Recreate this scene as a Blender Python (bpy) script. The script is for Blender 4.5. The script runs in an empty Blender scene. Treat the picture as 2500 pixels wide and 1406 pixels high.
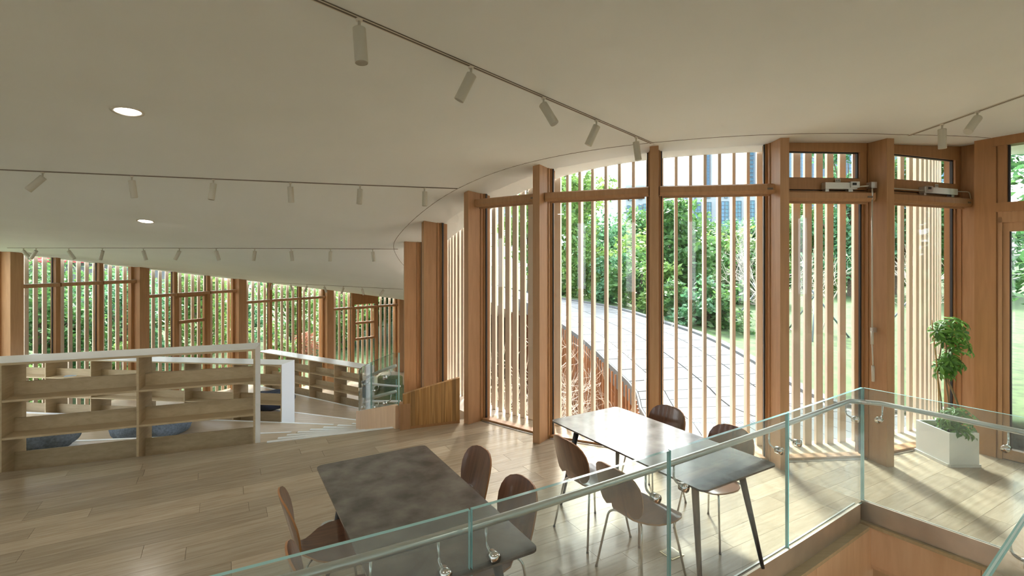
import bpy, bmesh, math, random
import numpy as np
from mathutils import Vector, Matrix
random.seed(7); RNG = np.random.default_rng(7)
S = bpy.context.scene
COL = S.collection
# ------------------------------------------------------------------ camera, sky, sun, exposure
F, Y0, H = 1225.0, 632.0, 2.2            # focal length in px of the 2500 px frame, eye-level row, eye height
cam = bpy.data.cameras.new('camera'); cam.sensor_width = 36; cam.lens = F / 2500 * 36
cam.shift_y = -(703 - Y0) / 2500; cam.clip_end = 2000; cam.clip_start = .02
co = bpy.data.objects.new('camera', cam); COL.objects.link(co)
co.location = (0, 0, H); co.rotation_euler = (math.pi / 2, 0, 0); S.camera = co
w = bpy.data.worlds.new('sky'); S.world = w; w.use_nodes = True
nt = w.node_tree; nt.nodes.clear()
sky = nt.nodes.new('ShaderNodeTexSky'); sky.sky_type = 'NISHITA'; sky.sun_disc = False
sky.sun_elevation = math.radians(46); sky.sun_rotation = math.radians(3)
sky.air_density = 1.0; sky.dust_density = 4.0; sky.ozone_density = 1.0
haze = nt.nodes.new('ShaderNodeMix'); haze.data_type = 'RGBA'; haze.inputs[0].default_value = .45
haze.inputs[7].default_value = (10.7, 11.2, 11.5, 1)
bg = nt.nodes.new('ShaderNodeBackground'); bg.inputs[1].default_value = .33
wo = nt.nodes.new('ShaderNodeOutputWorld')
nt.links.new(sky.outputs[0], haze.inputs[6]); nt.links.new(haze.outputs[2], bg.inputs[0]); nt.links.new(bg.outputs[0], wo.inputs[0])
sun = bpy.data.lights.new('sun', 'SUN'); sun.energy = 8.0; sun.angle = math.radians(9); sun.color = (1, .975, .93)
so = bpy.data.objects.new('sun', sun); COL.objects.link(so)
_d = Vector((math.sin(math.radians(3)) * math.cos(math.radians(46)), math.cos(math.radians(3)) * math.cos(math.radians(46)), math.sin(math.radians(46))))
so.rotation_euler = _d.to_track_quat('Z', 'Y').to_euler(); so.location = (0, 0, 30)
S.view_settings.view_transform = 'Standard'; S.view_settings.look = 'None'
S.view_settings.gamma = 1; S.view_settings.use_curve_mapping = False
S.view_settings.exposure = 1.3
S.cycles.max_bounces = 6; S.cycles.transparent_max_bounces = 14; S.cycles.diffuse_bounces = 4; S.cycles.glossy_bounces = 2; S.cycles.transmission_bounces = 3
S.cycles.use_adaptive_sampling = True; S.cycles.adaptive_threshold = .1; S.cycles.adaptive_min_samples = 24
S.cycles.caustics_reflective = False; S.cycles.caustics_refractive = False
DOWNLIGHT_W = 6.0                       # power of each round ceiling downlight

# ------------------------------------------------------------------ plan of the place
A0 = np.array([4.4, 8.8])                # axis of the spiral roof and terraces
RC = np.array([3.01, 10.36])             # centre of the curved courtyard glazing
R_COL, R_PANE, R_FIN, R_OUT = 5.15, 4.86, 4.45, 15.3
def pol(phi, r):
    a = math.radians(phi); return np.array([A0[0] + r * math.sin(a), A0[1] - r * math.cos(a)])
def rp(th, r):
    a = math.radians(th); return np.array([RC[0] + r * math.sin(a), RC[1] - r * math.cos(a)])
def phi_of(x, y): return math.degrees(math.atan2(x - A0[0], -(y - A0[1])))
_hp = [-157, -144, -132, -120, -107.8, -97.5, -91, -86, -81, -75, -71, -67, -64, -58.7, -52.4, -47.6, -41, -30, -16, -5, 27, 60, 120]
_hz = [-.05, .48, 1.02, 1.52, 1.98, 2.34, 2.47, 2.56, 2.69, 2.87, 3.0, 3.11, 3.18, 3.285, 3.355, 3.39, 3.42, 3.45, 3.468, 3.475, 3.58, 3.75, 4.0]
def ceil_phi(p): return float(np.mean([np.interp(p + d, _hp, _hz) for d in (-3, -2, -1, 0, 1, 2, 3)]))
def ceil_z(x, y): return ceil_phi(phi_of(x, y))
def ceil_hit(px, py):
    """where the line of sight through a picture point meets the ceiling"""
    t = (px - 1250) / F; v = (Y0 - py) / F; last = None; D = 1.0
    while D < 22:
        g = H + v * D - ceil_z(t * D, D)
        if last is not None and (g > 0) != (last > 0) and D > 1.3:
            return np.array([t * D, D, ceil_z(t * D, D)])
        last = g; D += .01
    raise ValueError((px, py))
def at_z(px, py, z):
    D = (H - z) * F / (py - Y0); return np.array([(px - 1250) / F * D, D, z])
def r_ring(phi, R):
    """distance from the spiral axis at bearing phi to the circle of radius R around the courtyard centre"""
    a = math.radians(phi); d = np.array([math.sin(a), -math.cos(a)]); q = A0 - RC
    b = q @ d; return -b + math.sqrt(b * b - (q @ q - R * R))
def th_px(px, R):
    t = (px - 1250) / F; a = 1 + t * t; b = -2 * (t * RC[0] + RC[1]); c = RC @ RC - R * R
    D = (-b - math.sqrt(b * b - 4 * a * c)) / 2 / a
    return math.degrees(math.atan2(t * D - RC[0], -(D - RC[1])))
def phi_px(px, r):
    t = (px - 1250) / F; a = 1 + t * t; b = -2 * (t * A0[0] + A0[1]); c = A0 @ A0 - r * r
    D = (-b + math.sqrt(b * b - 4 * a * c)) / 2 / a
    return phi_of(t * D, D)

# ------------------------------------------------------------------ materials
MATS = {}
def newmat(n):
    m = bpy.data.materials.new(n); m.use_nodes = True; MATS[n] = m
    t = m.node_tree; b = t.nodes['Principled BSDF']; return m, t, b
def plain(n, c, rough=.6, metal=0, spec=.5, noise=0, nscale=8, coat=0):
    m, t, b = newmat(n)
    b.inputs['Base Color'].default_value = (*c, 1); b.inputs['Roughness'].default_value = rough
    b.inputs['Metallic'].default_value = metal; b.inputs['Specular IOR Level'].default_value = spec
    b.inputs['Coat Weight'].default_value = coat; b.inputs['Coat Roughness'].default_value = .28
    if noise:
        tc = t.nodes.new('ShaderNodeTexCoord'); nz = t.nodes.new('ShaderNodeTexNoise'); nz.inputs['Scale'].default_value = nscale; nz.inputs['Detail'].default_value = 6
        mx = t.nodes.new('ShaderNodeMix'); mx.data_type = 'RGBA'
        mx.inputs[6].default_value = (*[x * (1 - noise) for x in c], 1); mx.inputs[7].default_value = (*[min(1, x * (1 + noise)) for x in c], 1)
        mr = t.nodes.new('ShaderNodeMapRange'); mr.inputs[1].default_value = .33; mr.inputs[2].default_value = .67
        t.links.new(tc.outputs['Object'], nz.inputs['Vector']); t.links.new(nz.outputs[0], mr.inputs[0]); t.links.new(mr.outputs[0], mx.inputs[0]); t.links.new(mx.outputs[2], b.inputs['Base Color'])
    return m
def wood(n, c1, c2, scale=(1, 1, 1), rough=.5, vary=0.0, coat=0, bump=.0, angle=0):
    """streaky timber; scale stretches the grain (small = long), vary = tint per piece"""
    m, t, b = newmat(n); L = t.links
    tc = t.nodes.new('ShaderNodeTexCoord'); mp = t.nodes.new('ShaderNodeMapping'); mp.inputs['Scale'].default_value = scale; mp.inputs['Rotation'].default_value = (0, 0, angle)
    oi = t.nodes.new('ShaderNodeObjectInfo'); ad = t.nodes.new('ShaderNodeVectorMath'); ad.operation = 'ADD'
    mul = t.nodes.new('ShaderNodeMath'); mul.operation = 'MULTIPLY'; mul.inputs[1].default_value = 37
    L.new(oi.outputs['Random'], mul.inputs[0]); L.new(mul.outputs[0], ad.inputs[1]); L.new(tc.outputs['Object'], mp.inputs[0]); L.new(mp.outputs[0], ad.inputs[0])
    nz = t.nodes.new('ShaderNodeTexNoise'); nz.inputs['Scale'].default_value = 3; nz.inputs['Detail'].default_value = 7; nz.inputs['Distortion'].default_value = .6
    L.new(ad.outputs[0], nz.inputs['Vector'])
    cr = t.nodes.new('ShaderNodeValToRGB'); cr.color_ramp.elements[0].position = .32; cr.color_ramp.elements[1].position = .68
    cr.color_ramp.elements[0].color = (*c1, 1); cr.color_ramp.elements[1].color = (*c2, 1)
    L.new(nz.outputs[0], cr.inputs[0]); out = cr.outputs[0]
    if vary:
        hs = t.nodes.new('ShaderNodeHueSaturation'); mr = t.nodes.new('ShaderNodeMapRange'); mr.inputs[3].default_value = 1 - vary; mr.inputs[4].default_value = 1 + vary
        L.new(oi.outputs['Random'], mr.inputs[0]); L.new(mr.outputs[0], hs.inputs['Value']); L.new(out, hs.inputs['Color']); out = hs.outputs[0]
    L.new(out, b.inputs['Base Color']); b.inputs['Roughness'].default_value = rough
    b.inputs['Coat Weight'].default_value = coat; b.inputs['Coat Roughness'].default_value = .12
    if bump:
        bp = t.nodes.new('ShaderNodeBump'); bp.inputs['Strength'].default_value = bump; bp.inputs['Distance'].default_value = .002; L.new(nz.outputs[0], bp.inputs['Height']); L.new(bp.outputs[0], b.inputs['Normal'])
    return m
def glass(n, tint=(.97, .99, .985), ior=1.45, boost=1.0, veil=0.0):
    m, t, b = newmat(n); t.nodes.remove(b)
    tr = t.nodes.new('ShaderNodeBsdfTransparent'); tr.inputs[0].default_value = (*tint, 1)
    gl = t.nodes.new('ShaderNodeBsdfGlossy'); gl.inputs['Roughness'].default_value = .0
    ge = t.nodes.new('ShaderNodeNewGeometry'); dt = t.nodes.new('ShaderNodeVectorMath'); dt.operation = 'DOT_PRODUCT'
    def mt(op, x, y=None):
        q = t.nodes.new('ShaderNodeMath'); q.operation = op; q.use_clamp = op in ('MULTIPLY_ADD',)
        for i_, v_ in enumerate((x, y)):
            if v_ is None: continue
            if isinstance(v_, (int, float)): q.inputs[i_].default_value = v_
            else: t.links.new(v_, q.inputs[i_])
        return q.outputs[0]
    t.links.new(ge.outputs['Incoming'], dt.inputs[0]); t.links.new(ge.outputs['Normal'], dt.inputs[1])
    r0 = ((ior - 1) / (ior + 1)) ** 2 * boost                       # Schlick reflectance, the same from both sides of the sheet
    k = mt('POWER', mt('SUBTRACT', 1.0, mt('ABSOLUTE', dt.outputs['Value'])), 5.0)
    fac = mt('ADD', mt('MULTIPLY', k, 1 - r0), r0)
    mx = t.nodes.new('ShaderNodeMixShader')
    t.links.new(fac, mx.inputs[0]); t.links.new(tr.outputs[0], mx.inputs[1]); t.links.new(gl.outputs[0], mx.inputs[2])
    out = mx.outputs[0]
    if veil:                                                        # whitish veil of reflected brightness, mixed in as diffuse colour
        df = t.nodes.new('ShaderNodeBsdfDiffuse'); df.inputs[0].default_value = (.8, .82, .85, 1); m2 = t.nodes.new('ShaderNodeMixShader'); m2.inputs[0].default_value = veil
        t.links.new(out, m2.inputs[1]); t.links.new(df.outputs[0], m2.inputs[2]); out = m2.outputs[0]
    t.links.new(out, t.nodes['Material Output'].inputs[0]); return m
def emit(n, c, s):
    m, t, b = newmat(n); b.inputs['Base Color'].default_value = (*c, 1)
    b.inputs['Emission Color'].default_value = (*c, 1); b.inputs['Emission Strength'].default_value = s; return m
def leafmat(n, c1, c2, trans=.35):
    m, t, b = newmat(n); L = t.links
    g = t.nodes.new('ShaderNodeNewGeometry'); cr = t.nodes.new('ShaderNodeValToRGB')
    cr.color_ramp.elements[0].color = (*c1, 1); cr.color_ramp.elements[1].color = (*c2, 1)
    L.new(g.outputs['Random Per Island'], cr.inputs[0]); L.new(cr.outputs[0], b.inputs['Base Color']); b.inputs['Roughness'].default_value = .5
    tl = t.nodes.new('ShaderNodeBsdfTranslucent'); hs = t.nodes.new('ShaderNodeHueSaturation'); hs.inputs['Value'].default_value = 1.5; hs.inputs['Hue'].default_value = .485
    L.new(cr.outputs[0], hs.inputs['Color']); L.new(hs.outputs[0], tl.inputs[0])
    mx = t.nodes.new('ShaderNodeMixShader'); mx.inputs[0].default_value = trans
    L.new(b.outputs[0], mx.inputs[1]); L.new(tl.outputs[0], mx.inputs[2]); L.new(mx.outputs[0], t.nodes['Material Output'].inputs[0]); return m

PLANK_A = math.radians(30)               # direction the floor boards run
oak = wood('oak_board', (.36, .285, .195), (.465, .39, .285), (1.1, 14, 14), .22, .16, bump=.05)
oakfar = wood('oak_floor_far', (.46, .365, .25), (.58, .48, .355), (1, 9, 9), .35, angle=PLANK_A)
gap = plain('board_gap', (.16, .11, .07), .8)
timber = wood('orange_timber', (.385, .21, .098), (.455, .26, .13), (9, 9, .7), .5, .06)
timberd = wood('window_timber', (.34, .170, .067), (.40, .205, .085), (9, 9, .7), .48, .05)
slatm = wood('pale_slat', (.70, .56, .45), (.76, .615, .505), (8, 8, .5), .55, .07)
cladm = wood('weathered_slat', (.27, .115, .05), (.40, .19, .09), (8, 8, .5), .65, .25)
parm = wood('varnished_strips', (.26, .125, .035), (.50, .29, .11), (16, 16, .5), .38, .3)
ply = wood('birch_ply', (.47, .37, .225), (.56, .45, .29), (1.2, 1.2, 9), .5, .05)
plyh = wood('birch_ply_flat', (.47, .37, .225), (.56, .45, .29), (1, 9, 9), .5, .05)
plye = plain('ply_edge', (.40, .27, .14), .6)
panelm = wood('stairwell_panel', (.68, .46, .29), (.76, .54, .36), (5, 5, .6), .45, .04)
walnut = wood('walnut_shell', (.12, .048, .025), (.20, .085, .042), (14, 1.2, 1.2), .32, .1, coat=.6)
walnute = plain('shell_edge', (.42, .20, .08), .45)
white = plain('white_laminate', (.84, .88, .90), .3)
ceilm = plain('ceiling_paint', (.86, .90, .885), .8, noise=.015, nscale=1.2)
lampw = plain('lamp_white', (.55, .525, .445), .45)
slot = plain('track_slot', (.17, .14, .11), .7)
railw = plain('track_white', (.74, .70, .62), .5)
chrome = plain('chrome', (.72, .72, .70), .16, 1)
steel = plain('brushed_steel', (.62, .62, .60), .3, 1)
bandm = plain('skirting_steel', (.62, .55, .47), .42, .8, noise=.2, nscale=2)
alu = plain('aluminium', (.66, .66, .62), .35, .6)
black = plain('black_gasket', (.012, .012, .013), .5)
topm = plain('stone_laminate', (.15, .142, .128), .2, noise=.4, nscale=7, spec=.55)
legm = plain('dark_leg', (.05, .052, .055), .35, .3)
pane = glass('window_glass', (.96, .98, .975))
glassr = glass('rail_glass', (.91, .965, .955), 1.5, 1.2, .085)
glassc = glass('stair_glass', (.91, .965, .955), 1.5, 1.2, .0)
gedge = plain('glass_edge', (.36, .66, .66), .12, spec=.8)
deckm = plain('roof_panel', (.135, .143, .148), .95, spec=.05, noise=.04, nscale=3)
deckg = plain('roof_gutter', (.05, .053, .056), .5)
concrete = plain('ledge', (.70, .62, .52), .5)
grassm = plain('lawn_green', (.045, .085, .022), .9, noise=.5, nscale=5)
soil = plain('earth', (.10, .085, .05), .95, noise=.4, nscale=3)
bark = plain('bark', (.13, .10, .075), .9, noise=.4, nscale=20)
twigm = plain('pale_twig', (.55, .50, .43), .8)
denim = plain('denim', (.14, .18, .23), .9, noise=.25, nscale=30)
olive = plain('olive_cloth', (.20, .25, .12), .9, noise=.2, nscale=20)
potm = plain('planter_white', (.78, .79, .76), .4)
soilpot = plain('potting_soil', (.035, .025, .02), .95)
plug = plain('socket_plate', (.62, .58, .46), .4)
facade = plain('tower_stone', (.30, .335, .36), .8, spec=.1)
facade2 = plain('tower_pale', (.36, .39, .415), .8, spec=.1)
fglass = plain('tower_glass', (.09, .20, .26), .3, spec=.3)
fglass2 = plain('tower_glass_blue', (.11, .235, .37), .3, spec=.3)
fline = plain('tower_line', (.13, .18, .22), .7, spec=.1)
redm = plain('red_fascia', (.62, .06, .085), .5)
pinkm = plain('pink_strip', (.80, .22, .25), .5)
greyw = plain('grey_wall', (.13, .14, .16), .7)
doordark = plain('door_dark', (.05, .045, .045), .4)
LEAF = [leafmat('leaf_dark', (.035, .11, .045), (.10, .24, .075)), leafmat('leaf_mid', (.035, .11, .035), (.095, .215, .055)),
        leafmat('leaf_light', (.075, .175, .04), (.18, .30, .075)), leafmat('leaf_blue', (.05, .15, .08), (.13, .29, .14)), leafmat('leaf_red', (.30, .12, .07), (.45, .22, .12))]
plantleaf = leafmat('umbrella_leaf', (.025, .105, .018), (.13, .31, .05), .25)

# ------------------------------------------------------------------ mesh helpers
class MB:
    def __init__(s): s.v = []; s.f = []; s.m = []
    def add(s, vs, fs, mi=0):
        o = len(s.v); s.v += [tuple(float(c) for c in p) for p in vs]; s.f += [tuple(o + i for i in f) for f in fs]; s.m += [mi] * len(fs)
    def prism(s, poly, z0, z1, mi=0, mside=None):
        """poly: plan polygon, counter-clockwise; z0/z1 a number or one per corner"""
        n = len(poly); a = z0 if hasattr(z0, '__len__') else [z0] * n; b = z1 if hasattr(z1, '__len__') else [z1] * n
        vs = [(p[0], p[1], a[i]) for i, p in enumerate(poly)] + [(p[0], p[1], b[i]) for i, p in enumerate(poly)]
        s.add(vs, [tuple(range(n))[::-1], tuple(range(n, 2 * n))], mi)
        o = len(s.v) - 2 * n; s.f += [(o + i, o + (i + 1) % n, o + n + (i + 1) % n, o + n + i) for i in range(n)]; s.m += [mi if mside is None else mside] * n
    def obox(s, o, u, n, u0, u1, n0, n1, z0, z1, mi=0):
        o = np.array(o[:2]); P = lambda a, b: o + u * a + n * b
        q = [P(u0, n0), P(u1, n0), P(u1, n1), P(u0, n1)]
        ar = sum(q[i][0] * q[(i + 1) % 4][1] - q[(i + 1) % 4][0] * q[i][1] for i in range(4))
        s.prism(q if ar > 0 else q[::-1], z0, z1, mi)
    def box(s, x0, x1, y0, y1, z0, z1, mi=0): s.prism([(x0, y0), (x1, y0), (x1, y1), (x0, y1)], z0, z1, mi)
    def tube(s, pts, r, n=8, mi=0, cap=True):
        pts = [Vector(p) for p in pts]; k = len(pts); rs = r if hasattr(r, '__len__') else [r] * k; vs = []
        up = None
        for i, p in enumerate(pts):
            t = (pts[min(i + 1, k - 1)] - pts[max(i - 1, 0)]).normalized()
            if up is None: up = t.orthogonal().normalized()
            up = (up - t * up.dot(t))
            up = up.normalized() if up.length > 1e-5 else t.orthogonal().normalized()
            b = t.cross(up)
            for j in range(n):
                a = 2 * math.pi * j / n; vs.append(p + (up * math.cos(a) + b * math.sin(a)) * rs[i])
        fs = [(i * n + j, i * n + (j + 1) % n, (i + 1) * n + (j + 1) % n, (i + 1) * n + j) for i in range(k - 1) for j in range(n)]
        if cap: fs += [tuple(range(n))[::-1], tuple((k - 1) * n + j for j in range(n))]
        s.add(vs, fs, mi)
    def build(s, name, mat, parent=None, smooth=False, loc=None):
        me = bpy.data.meshes.new(name); me.from_pydata(s.v, [], s.f)
        for m in (mat if isinstance(mat, (list, tuple)) else [mat]): me.materials.append(m)
        if isinstance(mat, (list, tuple)) and any(s.m): me.polygons.foreach_set('material_index', s.m)
        if smooth: me.polygons.foreach_set('use_smooth', [True] * len(me.polygons))
        me.update(); return obj(name, me, parent)
def obj(name, me, parent=None):
    o = bpy.data.objects.new(name, me); COL.objects.link(o)
    if parent is not None:
        o.parent = parent
        if not parent.get('_local'): o.matrix_parent_inverse = parent_world(parent).inverted()
    return o
def parent_world(o):
    m = o.matrix_basis.copy()
    if o.parent is not None: m = parent_world(o.parent) @ o.matrix_parent_inverse @ m
    return m
def tag(o, label=None, cat=None, group=None, kind=None):
    if label: o['label'] = label
    if cat: o['category'] = cat
    if group: o['group'] = group
    if kind: o['kind'] = kind
    return o
def thing(name, label, cat, loc=(0, 0, 0), group=None, kind=None, local=False, rotz=0):
    o = bpy.data.objects.new(name, None); o.empty_display_size = .1; COL.objects.link(o); o.location = loc; o.rotation_euler = (0, 0, rotz)
    if local: o['_local'] = 1
    return tag(o, label, cat, group, kind)
def struct(name, loc=(0, 0, 0), label=None):
    return thing(name, label, None, loc, None, 'structure')
def copy_tree(o, parent=None):
    c = o.copy(); COL.objects.link(c); c.parent = parent
    if parent is not None: c.matrix_parent_inverse = o.matrix_parent_inverse.copy()
    for ch in [x for x in bpy.data.objects if x.parent == o]: copy_tree(ch, c)
    return c
def rod(p0, p1, r, name, mat, parent, n=10):
    m = MB(); m.tube([p0, p1], r, n); return m.build(name, mat, parent, True)
def bend(pts, r, k=5):
    """round the inner corners of a polyline"""
    pts = [Vector(p) for p in pts]; out = [pts[0]]
    for i in range(1, len(pts) - 1):
        a = (pts[i - 1] - pts[i]); b = (pts[i + 1] - pts[i]); rr = min(r, a.length * .45, b.length * .45)
        p, q = pts[i] + a.normalized() * rr, pts[i] + b.normalized() * rr
        for j in range(k + 1):
            t = j / k; out.append(p * (1 - t) ** 2 + pts[i] * 2 * t * (1 - t) + q * t * t)
    return out + [pts[-1]]
def spline(P, n):
    """n points along a smooth curve through P"""
    P = np.array(P, float); k = len(P); T = np.linspace(0, k - 1, n); out = []
    for t in T:
        i = min(int(t), k - 2); f = t - i
        p0, p1, p2, p3 = P[max(i - 1, 0)], P[i], P[i + 1], P[min(i + 2, k - 1)]
        if i == 0: p0 = 2 * p1 - p2
        if i == k - 2: p3 = 2 * p2 - p1
        out.append(.5 * (2 * p1 + (p2 - p0) * f + (2 * p0 - 5 * p1 + 4 * p2 - p3) * f * f + (3 * p1 - p0 - 3 * p2 + p3) * f ** 3))
    return np.array(out)
def side(P, keep):   # clip convex polygon P to n.x + d >= 0
    n, d = keep; out = []; k = len(P)
    for i in range(k):
        a, b = P[i], P[(i + 1) % k]; fa, fb = n @ a + d, n @ b + d
        if fa >= 0: out.append(a)
        if (fa >= 0) != (fb >= 0): out.append(a + (b - a) * fa / (fa - fb))
    return out if len(out) > 2 else []
def minus(pieces, convex):
    """cut a counter-clockwise convex hole out of convex pieces"""
    out = []
    for P in pieces:
        rest = P
        for i in range(len(convex)):
            if not rest: break
            a, b = convex[i], convex[(i + 1) % len(convex)]; e = b - a; n = np.array([e[1], -e[0]])
            o = side(rest, (n, -n @ a))
            if o: out.append(o)
            rest = side(rest, (-n, n @ a))
    return out
def halfplane(p, q):  # keeps the left of p->q
    e = np.array(q) - np.array(p); n = np.array([-e[1], e[0]]); return (n, -n @ np.array(p))
def area(P): return .5 * sum(P[i][0] * P[(i + 1) % len(P)][1] - P[(i + 1) % len(P)][0] * P[i][1] for i in range(len(P)))
# ------------------------------------------------------------------ floor, terraces, stair
PH_T = [-69.4, -83.0, -96.6, -109.0, -121.5, -154.0]      # bearings of the terrace edges
Z_T = [0, -.5, -1.0, -1.5, -2.0, -2.5]
W0 = np.array([5.37, 5.59]); WD = np.array([.5, -.866]); WN = np.array([-.866, -.5])   # right-hand wall: start, run, normal into the room
GC = [(-2.2, 1.25), (-1.09, 1.856), (-.2, 2.345), (.966, 3.075), (2.096, 3.82), (3.19, 4.57)]   # plan of the curved glass guard
EC = np.array([3.94, 3.47]); NEARL = [(-1.2, -.35), (-.3, .335), (.6, .985), (1.75, 1.85), (2.85, 2.66), (3.94, 3.47)]
curve = spline(GC, 41)
near = spline(NEARL, 41)
holes = []
for i in range(0, 40, 4):
    q = [curve[i], near[i], near[i + 4], curve[i + 4]]
    holes.append(q if area(q) > 0 else q[::-1])
ringpoly = [rp(-a, 4.36) for a in range(0, 360, 9)]; ringpoly = ringpoly if area(ringpoly) > 0 else ringpoly[::-1]
floor_keep = [halfplane(A0, pol(PH_T[0], 10)), halfplane(W0 + WD, W0), halfplane((-20, -3.2), (20, -3.2))]
def floor_clip(P):
    for k in floor_keep:
        P = side(P, k)
        if not P: return []
    out = minus([P], ringpoly)
    for h in holes: out = minus(out, h)
    return [q for q in out if abs(area(q)) > 1e-5]
floor = struct('floor')
m = MB()
for i in range(-11, 8):
    for j in range(-4, 9):
        for q in floor_clip([np.array(p, float) for p in ((i, j), (i + 1, j), (i + 1, j + 1), (i, j + 1))]): m.prism(q, -.3, -.012)
m.build('subfloor', gap, floor)
pa, pv = np.array([math.cos(PLANK_A), math.sin(PLANK_A)]), np.array([-math.sin(PLANK_A), math.cos(PLANK_A)])
n_plank = 0; rest = MB()
for j in range(-30, 60):
    s = -14 + random.random() * 1.6
    while s < 14:
        L = random.choice((1.2, 1.5, 1.8, 1.8, 2.1)); v0 = j * .19
        P = [pa * a + pv * b for a, b in ((s + .0012, v0 + .001), (s + L - .0012, v0 + .001), (s + L - .0012, v0 + .189), (s + .0012, v0 + .189))]
        c = sum(P) / 4; pcs = floor_clip(P)
        if pcs:
            seen = any(q[1] > .9 and abs(q[0]) < 1.06 * q[1] and H * F / q[1] + Y0 < 1450 for q in P + [c])
            if seen and n_plank < 300:
                mb = MB(); o = P[0]
                for q in pcs: mb.prism([((x - o) @ pa, (x - o) @ pv) for x in q], -.0119, 0)
                ob = mb.build('plank', oak, floor); ob.matrix_basis = Matrix.Translation((o[0], o[1], 0)) @ Matrix.Rotation(PLANK_A, 4, 'Z'); n_plank += 1
            elif -6 < c[0] < 8 or c[1] > -2:
                for q in pcs: rest.prism(q, -.0119, 0)
        s += L
rb = rest.build('plank_rest', oakfar, floor); tag(rb, kind='stuff')
def sector(mb, p0, p1, r0, r1, z0, z1, step=1.5, mi=0):
    n = max(2, int(abs(p1 - p0) / step) + 1); ps = np.linspace(p0, p1, n)
    f0 = r0 if callable(r0) else (lambda p: r0); f1 = r1 if callable(r1) else (lambda p: r1)
    for i in range(n - 1):
        q = [pol(ps[i], f0(ps[i])), pol(ps[i], f1(ps[i])), pol(ps[i + 1], f1(ps[i + 1])), pol(ps[i + 1], f0(ps[i + 1]))]
        mb.prism(q if area(q) > 0 else q[::-1], z0, z1, mi)
names = ['floor_first_terrace', 'floor_second_terrace', 'floor_third_terrace', 'floor_fourth_terrace', 'floor_lowest_terrace']
for i in range(5):
    m = MB(); sector(m, PH_T[i] - .02, PH_T[i + 1] - .02, 7.82 if i < 3 else (lambda p: r_ring(p, 5.2)), R_OUT + .2, -3.2, Z_T[i + 1])
    o = m.build(names[i], oakfar); tag(o, kind='structure')
    m = MB(); a, b = pol(PH_T[i + 1], 7.9), pol(PH_T[i + 1], 13.4)
    if i < 4: sector(m, PH_T[i + 1] + .28, PH_T[i + 1] - .05, 7.9, 15.0, Z_T[i + 1] - .03, Z_T[i + 1] + .004); m.build('edge_strip', white, o)
# winding stair beside the courtyard glazing
stair = struct('stair', (*pol(-75, 7), 0))
STEP = 4.5
for k in range(1, 13):
    p0, p1 = PH_T[0] - STEP * (k - 1), PH_T[0] - STEP * k; z = -k / 6
    m = MB(); sector(m, p0, p1, lambda p: r_ring(p, 5.93), 7.8, z - .35, z); t = m.build('step', oakfar, stair)
    m = MB(); sector(m, p1 + .42, p1 - .08, lambda p: r_ring(p, 5.94), 7.8, z - .03, z + .006); m.build('nosing', white, t)
m = MB(); sector(m, PH_T[0] + .35, PH_T[0] - .1, lambda p: r_ring(p, 5.94), 7.85, -.165, .006); m.build('nosing', white, stair)
m = MB(); sector(m, PH_T[0] + .4, PH_T[0] - .1, 7.85, 15.1, -.5, -.013); m.build('edge_strip', white, floor)
# lower storey under the open stairwell
m = MB(); m.box(-6, 6.5, -3, 5.6, -3.35, -3.2); tag(m.build('floor_lower_storey', oakfar), kind='structure')

# ------------------------------------------------------------------ ceiling
phs = np.concatenate([np.arange(-153, -40, 1.5), np.arange(-40, 72, 3.)])
rows = 8; V = []; Fc = []
for p in phs:
    r0 = r_ring(p, 4.47); z = ceil_phi(p)
    for j in range(rows):
        r = r0 + (15.5 - r0) * j / (rows - 1); V.append((*pol(p, r), z))
nb = len(V)
V += [(v[0], v[1], v[2] + .42) for v in V]
np_ = len(phs)
for i in range(np_ - 1):
    for j in range(rows - 1):
        a, b, c, d = i * rows + j, i * rows + j + 1, (i + 1) * rows + j + 1, (i + 1) * rows + j
        Fc += [(a, d, c, b), (nb + a, nb + b, nb + c, nb + d)]
    for j in (0, rows - 1):
        a, d = i * rows + j, (i + 1) * rows + j; Fc.append((a, nb + a, nb + d, d) if j == 0 else (a, d, nb + d, nb + a))
mb = MB(); mb.v = V; mb.f = Fc; mb.m = [0] * len(Fc)
ceiling = mb.build('ceiling', ceilm, smooth=False); tag(ceiling, kind='structure')
ceiling.data.polygons.foreach_set('use_smooth', [abs(p.normal.z) > .6 for p in ceiling.data.polygons])
mb = MB(); pts = [(*rp(t, R_COL + .16), 0) for t in np.linspace(-112, 33, 120)]
mb.tube([(x, y, ceil_z(x, y) + .0005) for x, y, _ in pts], .0045, 6); mb.build('reveal_line', slot, ceiling, True)

# ------------------------------------------------------------------ courtyard glazing: columns, windows, blinds, slat screens
TH = [-71.7, -58.0] + [th_px(p, R_COL) for p in (1138, 1309, 1597, 1916, 2174, 2408)]
col_lab = ['orange-brown timber column farthest from the planter, standing behind the glass stair guard',
           'orange-brown timber column behind the varnished strip parapet', 'orange-brown timber column just right of the varnished strip parapet',
           'orange-brown timber column between the narrow window and the window behind the far table end',
           'orange-brown timber column between the two widest windows, behind the table with the bright top',
           'orange-brown timber column left of the window with the crank rod', 'orange-brown timber column the white crank rod hangs against',
           'orange-brown timber column in the corner behind the potted plant']
for i, t in enumerate(TH):
    e = np.array([math.sin(math.radians(t)), -math.cos(math.radians(t))]); u = np.array([-e[1], e[0]]); z1 = ceil_z(*rp(t, 5)) + .1
    z0 = 0 if i > 1 else -2.2
    c = thing('column', col_lab[i], 'column', (*rp(t, 5.0), z0))
    m = MB(); m.obox(RC, u, e, -.046, .046, 4.935, R_COL, z0, z1); m.build('shaft', timber, c)
    m = MB(); m.obox(RC, u, e, -.056, .056, 4.77, 4.936, z0, z1); m.build('mullion', timberd, c)
    m = MB(); m.obox(RC, u, e, -.070, .070, 4.825, 4.885, z0, z1); m.build('edge_bead', timberd, c)
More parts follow.
